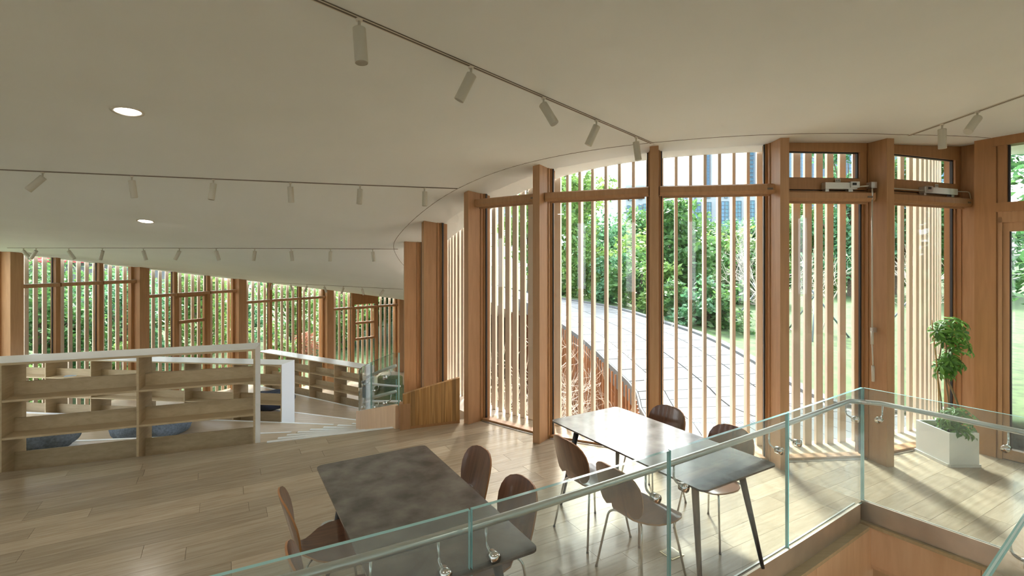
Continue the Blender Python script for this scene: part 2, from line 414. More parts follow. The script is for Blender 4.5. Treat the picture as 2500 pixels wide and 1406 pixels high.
bay_name = ['behind the glass stair guard', 'behind the varnished strip parapet', 'left of the bright table', 'behind the bright table end',
            'behind the chairs by the glazing', 'with the crank rod', 'behind the potted plant']
win_id = 0
opener_at = {}
for i in range(7):
    a, b = rp(TH[i], R_PANE), rp(TH[i + 1], R_PANE); u = (b - a); L = np.linalg.norm(u); u /= L; n = np.array([u[1], -u[0]])   # n points into the room
    zc = min(ceil_z(*a), ceil_z(*b)) ; zt = max(ceil_z(*a), ceil_z(*b)) + .12; z0 = 0 if i > 1 else -2.2
    win_id += 1; wn = struct('window_%d' % win_id, (*((a + b) / 2), z0))
    m = MB(); m.obox(a, u, n, .055, L - .055, -.006, .006, z0 + .03, zt); m.build('pane', pane, wn)
    m = MB(); m.obox(a, u, n, .055, L - .055, -.05, .06, z0 - .02, z0 + .035); m.build('sill', timberd, wn)
    m = MB(); m.obox(a, u, n, .06, L - .06, .06, .085, z0, z0 + .012); m.build('sill_track', steel, wn)
    for s0 in (.066, L - .082):
        m = MB(); m.obox(a, u, n, s0, s0 + .016, -.012, .014, z0 + .035, zt); m.build('gasket', black, wn)
    if i >= 5:      # opening light over a fixed pane
        hz = zc + .04
        m = MB(); m.obox(a, u, n, .055, L - .055, -.03, .075, zc - .085, zt); m.build('head_rail', timberd, wn)
        m = MB(); m.obox(a, u, n, .055, L - .055, -.03, .075, zc - .50, zc - .375); m.build('transom', timberd, wn)
        m = MB(); m.obox(a, u, n, .055, L - .055, -.025, .06, zc - .60, zc - .51); m.build('lower_transom', timberd, wn)
        m = MB(); m.obox(a, u, n, .055, L - .055, -.02, .04, zc - .51, zc - .50); m.build('shadow_gap', black, wn)
        for s0 in (.055, L - .135):
            m = MB(); m.obox(a, u, n, s0, s0 + .08, -.03, .074, zc - .376, zc - .084); m.build('stile', timberd, wn)
        m = MB()
        for q in ((.135, L - .135, zc - .097, zc - .085), (.135, L - .135, zc - .375, zc - .367), (.135, .145, zc - .375, zc - .085), (L - .145, L - .135, zc - .375, zc - .085)): m.obox(a, u, n, q[0], q[1], .02, .05, q[2], q[3])
        m.build('sash_gasket', black, wn)
        opener_at[i] = (a, u, n, L, zc)
    # outside ledge under the slats
    # roller blind box
    if i > 1:
        zb = 2.95 if i < 5 else 2.87; b0 = -.10 if i not in (3, 4) else -.02; b1 = L + (.06 if i in (4,) else -.02 if i in (2, 3) else .03)
        b0, b1 = {2: (.03, L - .03), 3: (.04, L - .04), 4: (.04, L - .01), 5: (.03, L - .05), 6: (.03, L - .02)}[i]
        rbld = thing('roller_blind', 'brown roller blind box across the window ' + bay_name[i], 'blind', (*(a + u * L / 2 + n * .16), zb), 'roller blinds on the courtyard windows')
        prof = [(.10, -.045), (.10, .045), (.17, .055), (.205, .04), (.21, -.02), (.19, -.05), (.15, -.055)]
        m = MB(); vs = []
        for s0 in (b0, b1): vs += [(*(a + u * s0 + n * (q[0] - .02)), zb + q[1]) for q in prof]
        k = len(prof); m.add(vs, [tuple(range(k)), tuple(range(k, 2 * k))[::-1]] + [(j, k + j, k + (j + 1) % k, (j + 1) % k) for j in range(k)]); m.build('cassette', timber, rbld)
        m = MB(); m.obox(a, u, n, b0 + .03, b1 - .05, .115, .13, zb - .075, zb - .045); m.build('bottom_bar', timber, rbld)
        for s0 in (b0 - .008, b1):
            m = MB(); m.obox(a, u, n, s0, s0 + .008, .085, .185, zb - .05, zb + .05); m.build('end_cap', timberd, rbld)
        if i != 3:
            m = MB(); m.obox(a, u, n, b1 - .09, b1 - .035, .187, .193, zb - .012, zb + .006); m.build('maker_plate', [slot], rbld)
    # slats
    scr = thing('slat_screen', 'row of pale vertical timber slats outside the window ' + bay_name[i], 'slat screen', (*rp((TH[i] + TH[i + 1]) / 2, R_FIN), z0))
    t0, t1 = TH[i], TH[i + 1]; nf = 7
    for k in range(nf):
        t = t0 + (t1 - t0) * (k + .5) / nf; e = np.array([math.sin(math.radians(t)), -math.cos(math.radians(t))]); uu = np.array([-e[1], e[0]])
        hx, hy = (.0175, .045) if i in (3, 4) else (.043, .0175)      # boards stand edge-on in the two widest windows, flat in the others
        mb = MB(); mb.box(-hx, hx, -hy, hy, -.35 if i > 1 else -2.6, 5.0); ob = mb.build('slat', slatm, scr)
        p = rp(t, R_FIN - .02); scr_inv = Matrix.Translation((p[0], p[1], 0)) @ Matrix.Rotation(math.atan2(uu[1], uu[0]), 4, 'Z'); ob.matrix_basis = scr_inv
scr = thing('slat_screen', 'row of pale timber slats past the corner column, right of the plant', 'slat screen', (*rp(34, R_FIN), 0))
for k in range(11):
    t = TH[7] + 2.0 * (k + .5); e = np.array([math.sin(math.radians(t)), -math.cos(math.radians(t))]); uu = np.array([-e[1], e[0]])
    mb = MB(); mb.box(-.043, .043, -.0175, .0175, -.35, 5.0); ob = mb.build('slat', slatm, scr); p = rp(t, R_FIN - .02)
    ob.matrix_basis = Matrix.Translation((p[0], p[1], 0)) @ Matrix.Rotation(math.atan2(uu[1], uu[0]), 4, 'Z')
ledge = MB()
for t in np.arange(-76, 50, 2.):
    q = [rp(t, 4.84), rp(t, 4.34), rp(t + 2, 4.34), rp(t + 2, 4.84)]; ledge.prism(q if area(q) > 0 else q[::-1], -.32, -.005)
tag(ledge.build('trim_1', concrete), kind='structure')
wallc = MB()
for t in np.arange(-112, 50, 2.):
    q = [rp(t, 4.36), rp(t, 4.30), rp(t + 2, 4.30), rp(t + 2, 4.36)]; wallc.prism(q if area(q) > 0 else q[::-1], -3.2, -.3 if t > -60 else -2.2)
tag(wallc.build('wall_courtyard', timberd), kind='structure')

# window openers and crank rod
for i, (s0, s1) in ((5, (.47, .80)), (6, (.48, .86))):
    a, u, n, L, zc = opener_at[i]; n = n * 1.0; a = a + n * .02; zo = 2.99
    lab = 'silver chain opener on the window ' + bay_name[i]
    op = thing('window_opener', lab, 'window opener', (*(a + u * L * .5 + n * .1), zo), 'window openers')
    def bx(nm, u0, u1, n0, n1, z0, z1, mat): mm = MB(); mm.obox(a, u, n, u0, u1, n0, n1, z0, z1); return mm.build(nm, mat, op)
    A, B = (s0 * L, s1 * L)
    bx('housing', A, B, .062, .125, zo - .035, zo + .035, alu)
    g = (B - .085) if i == 5 else (A + .02)
    bx('gearbox', g, g + .10, .10, .14, zo - .02, zo + .045, steel); bx('screw_head', g + .02, g + .06, .14, .146, zo + .005, zo + .03, black)
    bx('bracket', A + .01, A + .05, .062, .11, zo - .075, zo - .034, steel); bx('bracket', B - .09, B - .04, .062, .11, zo - .075, zo - .034, steel)
    if i == 5:
        rod((*(a + u * B + n * .11), zo - .01), (*(a + u * (L - .09) + n * .16), zo), .008, 'drive_rod', lampw, op)
        bx('corner_gear', L - .115, L - .05, .12, .19, zo - .03, zo + .035, steel)
    else:
        rod((*(a + u * .05 + n * .11), zo - .01), (*(a + u * A + n * .11), zo - .01), .008, 'drive_rod', lampw, op)
        mm = MB(); mm.tube(bend([(*(a + u * B + n * .1), zo + .01), (*(a + u * (L - .03) + n * .14), zo + .01), (*(a + u * (L - .03) + n * .16), zo - .11)], .03), .006, 8); mm.build('cable', lampw, op, True)
    tg = bx('tag_plate', (A + B) / 2 - .035, (A + B) / 2 + .025, .076, .079, zo + .045, zo + .085, lampw)
    cu = bpy.data.curves.new('tag_text', 'FONT'); cu.body = 'E=E'; cu.size = .03; cu.align_x = 'CENTER'; cu.align_y = 'CENTER'; cu.extrude = .0005
    to = bpy.data.objects.new('tag_text', cu); COL.objects.link(to); dg = bpy.context.evaluated_depsgraph_get()
    me = bpy.data.meshes.new_from_object(to.evaluated_get(dg)); bpy.data.objects.remove(to); me.materials.clear(); me.materials.append(black)
    t2 = obj('tag_text', me, tg); pp = a + u * ((A + B) / 2 - .005) + n * .0802
    t2.matrix_basis = Matrix.Translation((pp[0], pp[1], zo + .064)) @ Matrix.Rotation(math.atan2(u[1], u[0]), 4, 'Z') @ Matrix.Rotation(math.pi / 2, 4, 'X')
    if i == 5:
        cr = thing('crank_rod', 'white crank rod hanging from the window opener against the column', 'crank rod', (*(a + u * (L - .082) + n * .16), .9))
        q = a + u * (L - .082) + n * .16; top = zo - .03
        mm = MB(); mm.tube([(*q, top), (*q, top - .12)], .011, 10); mm.build('universal_joint', steel, cr, True)
        mm = MB(); mm.tube([(*q, top - .12), (*q, 1.42)], .008, 10); mm.build('rod', lampw, cr, True)
        mm = MB(); mm.tube([(*q, 1.42), (*q, 1.28)], .014, 10); mm.build('handle', lampw, cr, True)
        mm = MB(); mm.tube([(*q, 1.28), (*(q + u * .01), 1.05)], .007, 10); mm.build('crank_arm', lampw, cr, True)
        mm = MB(); mm.tube([(*(q + u * .01), 1.05), (*(q + u * .012), .88)], .015, 10); mm.build('grip', lampw, cr, True)
        mm = MB(); mm.obox(q, u, n, -.01, .04, -.015, .015, 1.41, 1.46); mm.build('clip', steel, cr)

# ------------------------------------------------------------------ outer wall of the lower reading room
big = [phi_px(p, R_OUT) for p in (14, 335, 580, 798)]; step = (big[3] - big[0]) / 3
big = [big[0] - step] + big + [big[3] + step, big[3] + 2 * step]
z_rail = [2.0, 1.60, 1.17, .77, .28, -.1]
obay = ['beyond the left edge', 'under the red fascia', 'second from the left edge', 'third from the left edge', 'above the glass stair guard', 'hidden behind the columns']
bl_lab = ['leftmost of three', 'middle of three', 'rightmost of three']
for g, p in enumerate(big[:6]):
    e = (pol(p, 1) - A0); u = np.array([-e[1], e[0]]); zt = ceil_phi(p) + .1; zb = -2.7
    if g == 0: continue
    c = thing('column', ['', 'wide timber column at the left edge of the lower reading room', 'wide timber column of the lower reading room, second from the left edge',
              'wide timber column of the lower reading room, third from the left edge', 'wide timber column of the lower reading room, fourth from the left edge', 'wide timber column of the lower reading room nearest the courtyard columns'][g], 'column', (*pol(p, R_OUT - .1), zb))
    m = MB(); m.obox(A0, u, e, -.13, .13, R_OUT - .28, R_OUT - .03, zb, zt); m.build('shaft', timber, c)
    m = MB(); m.obox(A0, u, e, -.20, .20, R_OUT - .06, R_OUT + .06, zb, zt); m.build('mullion', timberd, c)
for g in range(0, 6):
    p0, p1 = big[g], big[g + 1]
    if g == 0: p0 = p1 - (p1 - p0) / 3
    nw = 3 if g else 1
    for k in range(nw):
        q0, q1 = p0 + (p1 - p0) * k / nw, p0 + (p1 - p0) * (k + 1) / nw
        a, b = pol(q0, R_OUT), pol(q1, R_OUT); u = b - a; L = np.linalg.norm(u); u /= L; n = np.array([u[1], -u[0]])
        if n @ (A0 - a) < 0: n = -n
        zt = max(ceil_phi(q0), ceil_phi(q1)) + .1; zb = -2.7; zr = z_rail[g]
        win_id += 1; wn = struct('window_%d' % win_id, (*((a + b) / 2), zb))
        m = MB(); m.obox(a, u, n, .02, L - .02, -.006, .006, zb, zt); m.build('pane', pane, wn)
        if k < 2 and g:
            m = MB(); m.obox(b, u, n, -.05, .05, -.05, .10, zb, zt); m.build('mullion', timberd, wn)
            m = MB(); m.obox(b, u, n, -.062, -.052, -.012, .015, zb, zt); m.build('gasket', black, wn)
        if g:
            rb_ = thing('roller_blind', 'slim blind box, %s, bay %s' % (bl_lab[k], obay[g]), 'blind', (*((a + b) / 2 + n * .1), zr), 'blind boxes of the lower reading room')
            m = MB(); m.obox(a, u, n, .04, L - .0 if k < 2 else L + .12, .07, .16, zr - .04, zr + .04); m.build('cassette', timber, rb_)
            m = MB(); m.obox(a, u, n, .05, L - .04, .08, .15, zr + .04, zr + .048); m.build('top_plate', alu, rb_)
            m = MB(); m.obox(a, u, n, .028, .04, .065, .165, zr - .045, zr + .045); m.build('end_cap', timberd, rb_)
        if (g, k) in ((2, 1), (4, 1)):   # opening sashes
            z1, z2, z3 = (zr - .05, zr - .82, -2.) if g == 2 else (zr - .02, zr - .62, zr - 1.25)
            for nm, zz in (('sash_rail', z1), ('sash_rail', z2), ('sash_rail', z3)):
                m = MB(); m.obox(a, u, n, .05, L - .05, -.02, .07, zz - .045, zz + .045); m.build(nm, timberd, wn)
            for s0 in (.05, L - .12):
                m = MB(); m.obox(a, u, n, s0, s0 + .07, -.02, .07, z3, z1); m.build('sash_stile', timberd, wn)
            m = MB(); m.obox(a, u, n, L * .45, L * .58, .07, .1, z3 - .01, z3 + .015); m.build('handle', slot, wn)
            if g == 4:
                m = MB(); m.obox(a, u, n, .0, L, -.01, .09, zr + .12, zr + .62); m.build('head_board', timberd, wn)
    scr = thing('slat_screen', 'row of vertical timber slats outside the window bay ' + obay[g], 'slat screen', (*pol((p0 + p1) / 2, R_OUT + .3), -2.7))
    nf = 16 if g else 5
    for k in range(nf):
        p = p0 + (p1 - p0) * (k + .5) / nf; e = pol(p, 1) - A0
        mb = MB(); mb.box(-.043, .043, -.0175, .0175, -2.9, ceil_phi(p) + .9); ob = mb.build('slat', slatm, scr)
        ob.matrix_basis = Matrix.Translation((*pol(p, R_OUT + .34), 0)) @ Matrix.Rotation(math.atan2(e[0], -e[1]), 4, 'Z')

# outer wall behind the camera: unseen, added to cut sky fill; white panels with narrow open gaps
wb = struct('wall_back', (*pol(-25, R_OUT), 0))
for p in np.arange(big[1] + 14, 72, 6.):
    e = pol(p, 1) - A0; u = np.array([-e[1], e[0]]); m = MB(); m.obox(A0, u, e, -.66, .66, R_OUT - .1, R_OUT + .1, -.3, ceil_phi(p) + .1); m.build('wall_panel', ceilm, wb)
# ------------------------------------------------------------------ right-hand wall with the glazed door
wr = struct('wall_right', (*W0, 0))
zc = ceil_z(*W0) + .12
def wbox(nm, s0, s1, n0, n1, z0, z1, mat, par): mm = MB(); mm.obox(W0, WD, WN, s0, s1, n0, n1, z0, z1); return mm.build(nm, mat, par)
wbox('corner_post', -.16, .025, -.12, .03, 0, zc, timberd, wr); wbox('corner_bead', .025, .04, -.1, .015, 0, zc, timberd, wr)
wbox('head_beam', .0, 3.6, -.12, .05, zc - .22, zc, timberd, wr)
wbox('far_panel', 1.25, 3.6, -.12, .0, 0, zc, timberd, wr)
d1 = struct('door_1', (*(W0 + WD * .6), 0))
wbox('jamb', .04, .075, -.09, .025, 0, 2.66, timber, d1); wbox('head', .04, 1.2, -.09, .025, 2.6, 2.72, timber, d1)
wbox('leaf_stile', .077, .13, -.06, .012, .01, 2.6, timber, d1); wbox('leaf_stile', 1.05, 1.13, -.06, .012, .01, 2.6, timber, d1)
wbox('leaf_rail', .13, 1.05, -.06, .012, 2.5, 2.6, timber, d1); wbox('leaf_rail', .13, 1.05, -.06, .012, .01, .12, timber, d1)
wbox('gasket', .13, .14, -.03, .0, .12, 2.5, black, d1); wbox('pane', .14, 1.05, -.025, -.013, .12, 2.5, pane, d1); wbox('jamb', 1.14, 1.25, -.09, .025, 0, 2.66, timber, d1)
win_id += 1; wt = struct('window_%d' % win_id, (*(W0 + WD * .6), 2.7))
wbox('transom', .0, 1.25, -.1, .04, 2.72, 2.82, timberd, wt); wbox('stile', .04, .115, -.09, .03, 2.8, zc - .2, timberd, wt)
wbox('pane', .115, 1.2, -.03, -.018, 2.82, zc - .2, pane, wt); wbox('gasket', .115, .13, -.03, .0, 2.82, zc - .22, black, wt)
wbox('dark_backing', .22, 1.2, -.30, -.28, 2.75, zc, doordark, wt)  # dark sheet standing behind the transom pane

# ------------------------------------------------------------------ stairwell: glass guard, handrail, skirting, wood lining
def offs(P, d):
    out = []
    for i in range(len(P)):
        t = P[min(i + 1, len(P) - 1)] - P[max(i - 1, 0)]; t = t / np.linalg.norm(t); out.append(P[i] + np.array([-t[1], t[0]]) * d)
    return np.array(out)
def ribbon(mb, P, d0, d1, z0, z1, mi=0, mtop=None, mend=None):
    """wall along plan points P between offsets d0,d1 (left positive)"""
    a, b = offs(P, d0), offs(P, d1); k = len(P); vs = []
    for i in range(k): vs += [(*a[i], z0[i] if hasattr(z0, '__len__') else z0), (*b[i], z0[i] if hasattr(z0, '__len__') else z0), (*b[i], z1[i] if hasattr(z1, '__len__') else z1), (*a[i], z1[i] if hasattr(z1, '__len__') else z1)]
    o = len(mb.v); fs = []; mi_ = []
    for i in range(k - 1):
        for j in range(4):
            fs.append((4 * i + j, 4 * (i + 1) + j, 4 * (i + 1) + (j + 1) % 4, 4 * i + (j + 1) % 4)); mi_.append(mtop if (mtop is not None and j in (0, 2)) else mi)
    fs += [(0, 1, 2, 3), tuple(4 * (k - 1) + j for j in (3, 2, 1, 0))]; mi_ += [mend if mend is not None else mi] * 2
    mb.add(vs, fs); mb.m[-len(fs):] = mi_
def sub(P, a, b, n=12):
    L = np.concatenate([[0], np.cumsum(np.linalg.norm(np.diff(P, axis=0), axis=1))]); T = np.linspace(a, b, n)
    return np.stack([np.interp(T, L, P[:, 0]), np.interp(T, L, P[:, 1])], 1)
def arclen(P, q):
    L = np.concatenate([[0], np.cumsum(np.linalg.norm(np.diff(P, axis=0), axis=1))]); return L[np.argmin(np.linalg.norm(P - np.array(q), axis=1))]
fine = spline(GC, 400); Ltot = arclen(fine, GC[-1])
GH = 1.03
guard = thing('glass_guard', 'curved frameless glass guard with steel handrail around the open stairwell', 'balustrade', (*GC[3], 0))
cuts = [0] + [arclen(fine, GC[i]) for i in (2, 3, 4, 5)]
def glasspane(P, par, h0, h1, th=.011, nm='glass_pane'):
    mb = MB(); ribbon(mb, P, -th, th, h0, h1, 0, 1, 1); return mb.build(nm, [glassr, gedge], par)
for i in range(4): glasspane(sub(fine, cuts[i] + (.006 if i else 0), cuts[i + 1] - .006, 14), guard, -.01, GH)
RE = np.linspace(np.array(GC[-1]), EC, 12)
glasspane(sub(RE, .012, np.linalg.norm(EC - np.array(GC[-1])), 6), guard, -.01, GH)
rail_path = [(*p, .90) for p in offs(sub(fine, .3, Ltot - .07, 50), .075)]
rr = offs(RE, .075); rail_path += [(*p, .90) for p in rr[1:]]
m = MB(); m.tube(rail_path, .0215, 12); m.build('handrail', steel, guard, True)
def bracket(par, p, t, z=.90, side_=.075):
    """arm from the rail down to a disc clamped through the glass"""
    nrm = np.array([-t[1], t[0]]); q = p + nrm * side_; mb = MB()
    mb.tube(bend([(*q, z - .015), (*q, z - .11), (*(p + nrm * .02), z - .13)], .04), .007, 8); b = mb.build('bracket', chrome, par, True)
    mb = MB(); mb.tube([(*(p + nrm * .022), z - .13), (*(p - nrm * .026), z - .13)], .027, 16); mb.build('clamp_disc', chrome, b, True)
def on_curve(px, py, z):
    w_ = at_z(px, py, z)[:2]; i = int(np.argmin(np.linalg.norm(fine - w_, axis=1))); i = min(max(i, 2), 397)
    t = fine[i + 1] - fine[i - 1]; return fine[i], t / np.linalg.norm(t)
for px, py in ((905, 1440), (1080, 1392), (1205, 1355), (1597, 1213), (1665, 1188), (1897, 1098), (1943, 1080), (2084, 1022)): bracket(guard, *on_curve(px, py, .77))
tr = (EC - np.array(GC[-1])); tr /= np.linalg.norm(tr)
for s_ in (.13, .95): bracket(guard, np.array(GC[-1]) + tr * s_, tr)
skirt = struct('baseboard_stairwell', (*GC[3], 0))
m = MB(); ribbon(m, fine[::8], -.03, -.012, -.16, .012); m.build('steel_band', bandm, skirt)
m = MB(); ribbon(m, RE, -.03, -.012, -.16, .012); m.build('steel_band', bandm, skirt)
m = MB(); ribbon(m, fine[::8], -.10, -.012, -.19, -.161); m.build('wood_ledge', plyh, skirt)
m = MB(); ribbon(m, RE, -.065, -.012, -.19, -.161); m.build('wood_ledge', plyh, skirt)
m = MB(); ribbon(m, fine[::8], .012, .024, -.005, .006); m.build('base_channel', alu, skirt)
m = MB(); ribbon(m, RE, .012, .024, -.005, .006); m.build('base_channel', alu, skirt)
lin = struct('wall_stairwell', (*GC[3], -3))
L0 = 0
for i in range(6):
    m = MB(); ribbon(m, sub(fine, Ltot * i / 6 + .002, Ltot * (i + 1) / 6 - .002, 10), -.085, -.02, -3.2, -.19); m.build('panel', panelm, lin)
Lr = np.linalg.norm(EC - np.array(GC[-1]))
for a_, b_ in ((.06, .82), (.824, Lr)):
    m = MB(); ribbon(m, sub(RE, a_, b_, 3), -.05, .0, -.52, -.19); m.build('beam_panel', panelm, lin)
m = MB(); ribbon(m, RE, -.03, .25, -.56, -.50); m.build('soffit', panelm, lin)
m = MB(); ribbon(m, np.array(NEARL), .0, .08, -3.2, -.02); m.build('near_lining', panelm, lin)
ng = thing('near_glass_guard', 'glass guard edge with steel rail in the bottom right corner', 'balustrade', (2.3, 2.25, 0))
nl = np.array([(.6, .985), (1.75, 1.85), (2.85, 2.66), (3.9, 3.44)])
glasspane(offs(nl, -.0), ng, -.3, GH, .011)
m = MB(); ribbon(m, nl, -.0035, .0035, GH + .0005, GH + .0012); m.build('interlayer', plain('interlayer_grey', (.55, .72, .70), .4), ng)
m = MB(); m.tube([(*p, .93) for p in offs(nl, -.075)], .0215, 12); m.build('handrail', steel, ng, True)
for s_ in (.8, 2.2):
    pp = nl[0] + (nl[-1] - nl[0]) / np.linalg.norm(nl[-1] - nl[0]) * s_; bracket(ng, pp, (nl[-1] - nl[0]) / np.linalg.norm(nl[-1] - nl[0]), .93, -.075)
# treads of the stair going down in the well
ds = struct('stair_down', (1.5, 2.2, -3))
tdir = np.array(GC[3]) - np.array(GC[2]); tdir /= np.linalg.norm(tdir); tn = np.array([tdir[1], -tdir[0]])
for k in range(12):
    m = MB(); o = np.array(GC[4]) - tdir * (.3 + .27 * k); m.obox(o, tdir, tn, -.29, 0, .09, 1.4, -1.0 - .17 * k - .06, -1.0 - .17 * k); m.build('tread', panelm, ds)

# glass guard and kerb along the winding stair
def z_st(p): return min(0, -(PH_T[0] - p) / STEP / 6)
ths = np.linspace(-49.4, -104, 40)
gp = np.array([rp(t, 5.9) for t in ths]); gz = np.array([z_st(phi_of(*p)) for p in gp])
sg = thing('stair_guard', 'curved glass guard with two steel handrails on a wooden kerb beside the winding stair', 'balustrade', (*gp[0], 0))
for i in range(3):
    i0, i1 = (0, 7, 18, 39)[i], (0, 7, 18, 39)[i + 1]
    m = MB(); ribbon(m, gp[i0:i1 + 1], -.05, .05, -3.0, gz[i0:i1 + 1] + .30); m.build('kerb_panel', panelm, sg)
    mb = MB(); ribbon(mb, gp[i0:i1 + 1], -.011, .011, gz[i0:i1 + 1] + .29, gz[i0:i1 + 1] + .98, 0, 1, 1); mb.build('glass_pane', [glassc, gedge], sg)
for zz in (.82, .47):
    m = MB(); q = offs(gp, -.09); m.tube([(*q[i], gz[i] + zz) for i in range(2, 40)], .023, 10); m.build('handrail', alu, sg, True)
    for i in (3, 11, 20, 30):
        t = gp[i + 1] - gp[i - 1]; t /= np.linalg.norm(t); bracket(sg, gp[i], t, gz[i] + zz, -.09)
m = MB(); m.obox(gp[0], np.array([math.cos(.4), math.sin(.4)]), np.array([-math.sin(.4), math.cos(.4)]), .0, .13, -.09, .05, 0, .33); m.build('end_block', timber, sg)
par = thing('strip_parapet', 'low parapet of varnished vertical wood strips with a rising top edge', 'parapet', (-1.05, 6.59, 0))
pa0, pa1 = np.array([-1.40, 6.46]), np.array([-.70, 6.73]); pu = (pa1 - pa0) / np.linalg.norm(pa1 - pa0); pn = np.array([-pu[1], pu[0]]); pL = np.linalg.norm(pa1 - pa0)
for k in range(15):
    s0, s1 = pL * k / 15, pL * (k + 1) / 15 - .001; h = lambda s: .45 + .155 * (s / pL) ** .9
    q = [pa0 + pu * s0, pa0 + pu * s1, pa0 + pu * s1 + pn * .06, pa0 + pu * s0 + pn * .06]
    m = MB(); m.prism(q, .035, [h(s0), h(s1), h(s1), h(s0)]); m.build('strip', parm, par)
m = MB(); m.obox(pa0, pu, pn, .0, pL, .004, .07, 0, .036); m.build('plinth', timberd, par)
# ------------------------------------------------------------------ bookshelves
def bookshelf(phi, r0, r1, zf, lab, divs):
    """double-sided open shelf along the bearing phi; front face flush with the terrace edge at height zf"""
    e = pol(phi, 1) - A0; n = np.array([e[1], -e[0]])              # e outwards, n away from the viewer (towards lower bearings)
    if n @ (pol(phi - 3, 10) - pol(phi, 10)) < 0: n = -n
    sh = thing('bookshelf', lab, 'bookshelf', (*pol(phi, (r0 + r1) / 2), zf - .5)); D = .46; o = A0; T = zf + 1.13
    def b(nm, s0, s1, n0, n1, z0, z1, mat): mm = MB(); mm.obox(o, e, n, s0, s1, n0, n1, z0, z1); return mm.build(nm, mat, sh)
    t = b('top', r0, r1, 0, D, T - .006, T, white); b('top_core', r0 + .004, r1, .002, D - .002, T - .03, T - .006, ply)
    b('end_panel', r0, r0 + .006, 0, D, zf - .5, T - .006, white); b('end_core', r0 + .006, r0 + .028, .002, D - .002, zf - .5, T - .03, ply)
    rs = [r0 + .028] + list(divs) + [r1]
    for d in divs: b('divider', d - .011, d + .011, .0, D, zf - .5, T - .03, ply)
    for z in (.0, .338, .727):
        for i in range(len(rs) - 1):
            s0, s1 = rs[i] + (.011 if i else 0), rs[i + 1] - .011
            if z > 0: b('shelf_board', s0, s1, .004, D - .004, zf + z - .011, zf + z + .011, plyh)
            b('back_board', s0, s1, D / 2 - .008, D / 2 + .008, zf + z + (.011 if z else -.5), zf + z + (.155 if z else .127), plyh)
    return sh
bookshelf(PH_T[0], 7.97, 14.9, 0, 'front bookshelf with white top and white end panel, at the edge of the main floor', [9.15, 10.33, 11.51, 12.69, 13.87])
bookshelf(PH_T[2], 8.97, 15.0, -1.0, 'middle bookshelf with wide pale end panel, seen through the front shelf', [10.0, 11.05, 12.1, 13.15, 14.2])
bookshelf(PH_T[4], 10.1, 15.1, -2.0, 'rearmost bookshelf with glossy white top next to the stair guard', [11.27, 12.4, 13.55, 14.65])

def on_shelf(phi, px):
    r = np.linspace(9, 15, 600); x = np.array([pol(phi, q) for q in r]); return x[np.argmin(np.abs(1250 + F * x[:, 0] / x[:, 1] - px))]
mq = on_shelf(PH_T[2] - .7, 172); mg = thing('magazine', 'pale blue magazine lying on the middle bookshelf', 'magazine', (mq[0], mq[1], -.26))
m = MB(); m.obox(mq, pa, pv, -.1, .1, -.07, .07, -.262, -.256); m.build('pages', white, mg)
m = MB(); m.obox(mq, pa, pv, -.102, .102, -.071, .071, -.256, -.2545); m.build('cover', plain('cover_blue', (.35, .50, .68), .4), mg)
# ------------------------------------------------------------------ tables
def table(corner, a, lab, group):
    u, v = np.array([math.cos(a), math.sin(a)]), np.array([math.sin(a), -math.cos(a)])
    Wd, Ln = .8, 1.63; c = np.array(corner) + u * Wd / 2 + v * Ln / 2
    t = thing('table', lab, 'table', (c[0], c[1], 0), group, local=True, rotz=a)
    def rounded(w_, l_, r, k=6):
        P = []
        for cx, cy, a0 in ((w_ - r, l_ - r, 0), (-w_ + r, l_ - r, 90), (-w_ + r, -l_ + r, 180), (w_ - r, -l_ + r, 270)):
            P += [(cx + r * math.cos(math.radians(a0 + 90 * j / k)), cy + r * math.sin(math.radians(a0 + 90 * j / k))) for j in range(k + 1)]
        return P
    m = MB(); m.prism(rounded(Wd / 2, Ln / 2, .045), .738, .75); m.build('tabletop', topm, t)
    m = MB(); m.prism(rounded(Wd / 2 - .02, Ln / 2 - .02, .04), .728, .738); m.build('underside', legm, t)
    for sx in (-1, 1):
        for sy in (-1, 1):
            m = MB(); m.tube([(sx * .24, sy * .62, .728), (sx * .335, sy * .745, 0)], [.026, .013], 14); m.build('leg', legm, t, True)
        m = MB(); m.box(sx * .24 - .03, sx * .24 + .03, -.66, .66, .715, .729); m.build('under_rail', legm, t)
    return c, u, v, t
T1 = table((-1.373, 3.515), .528, 'dark grey stone-topped table with rounded corners in the foreground', 'reading tables')
T2 = table((.346, 4.52), .547, 'table by the windows whose grey top shines with the sky', 'reading tables')

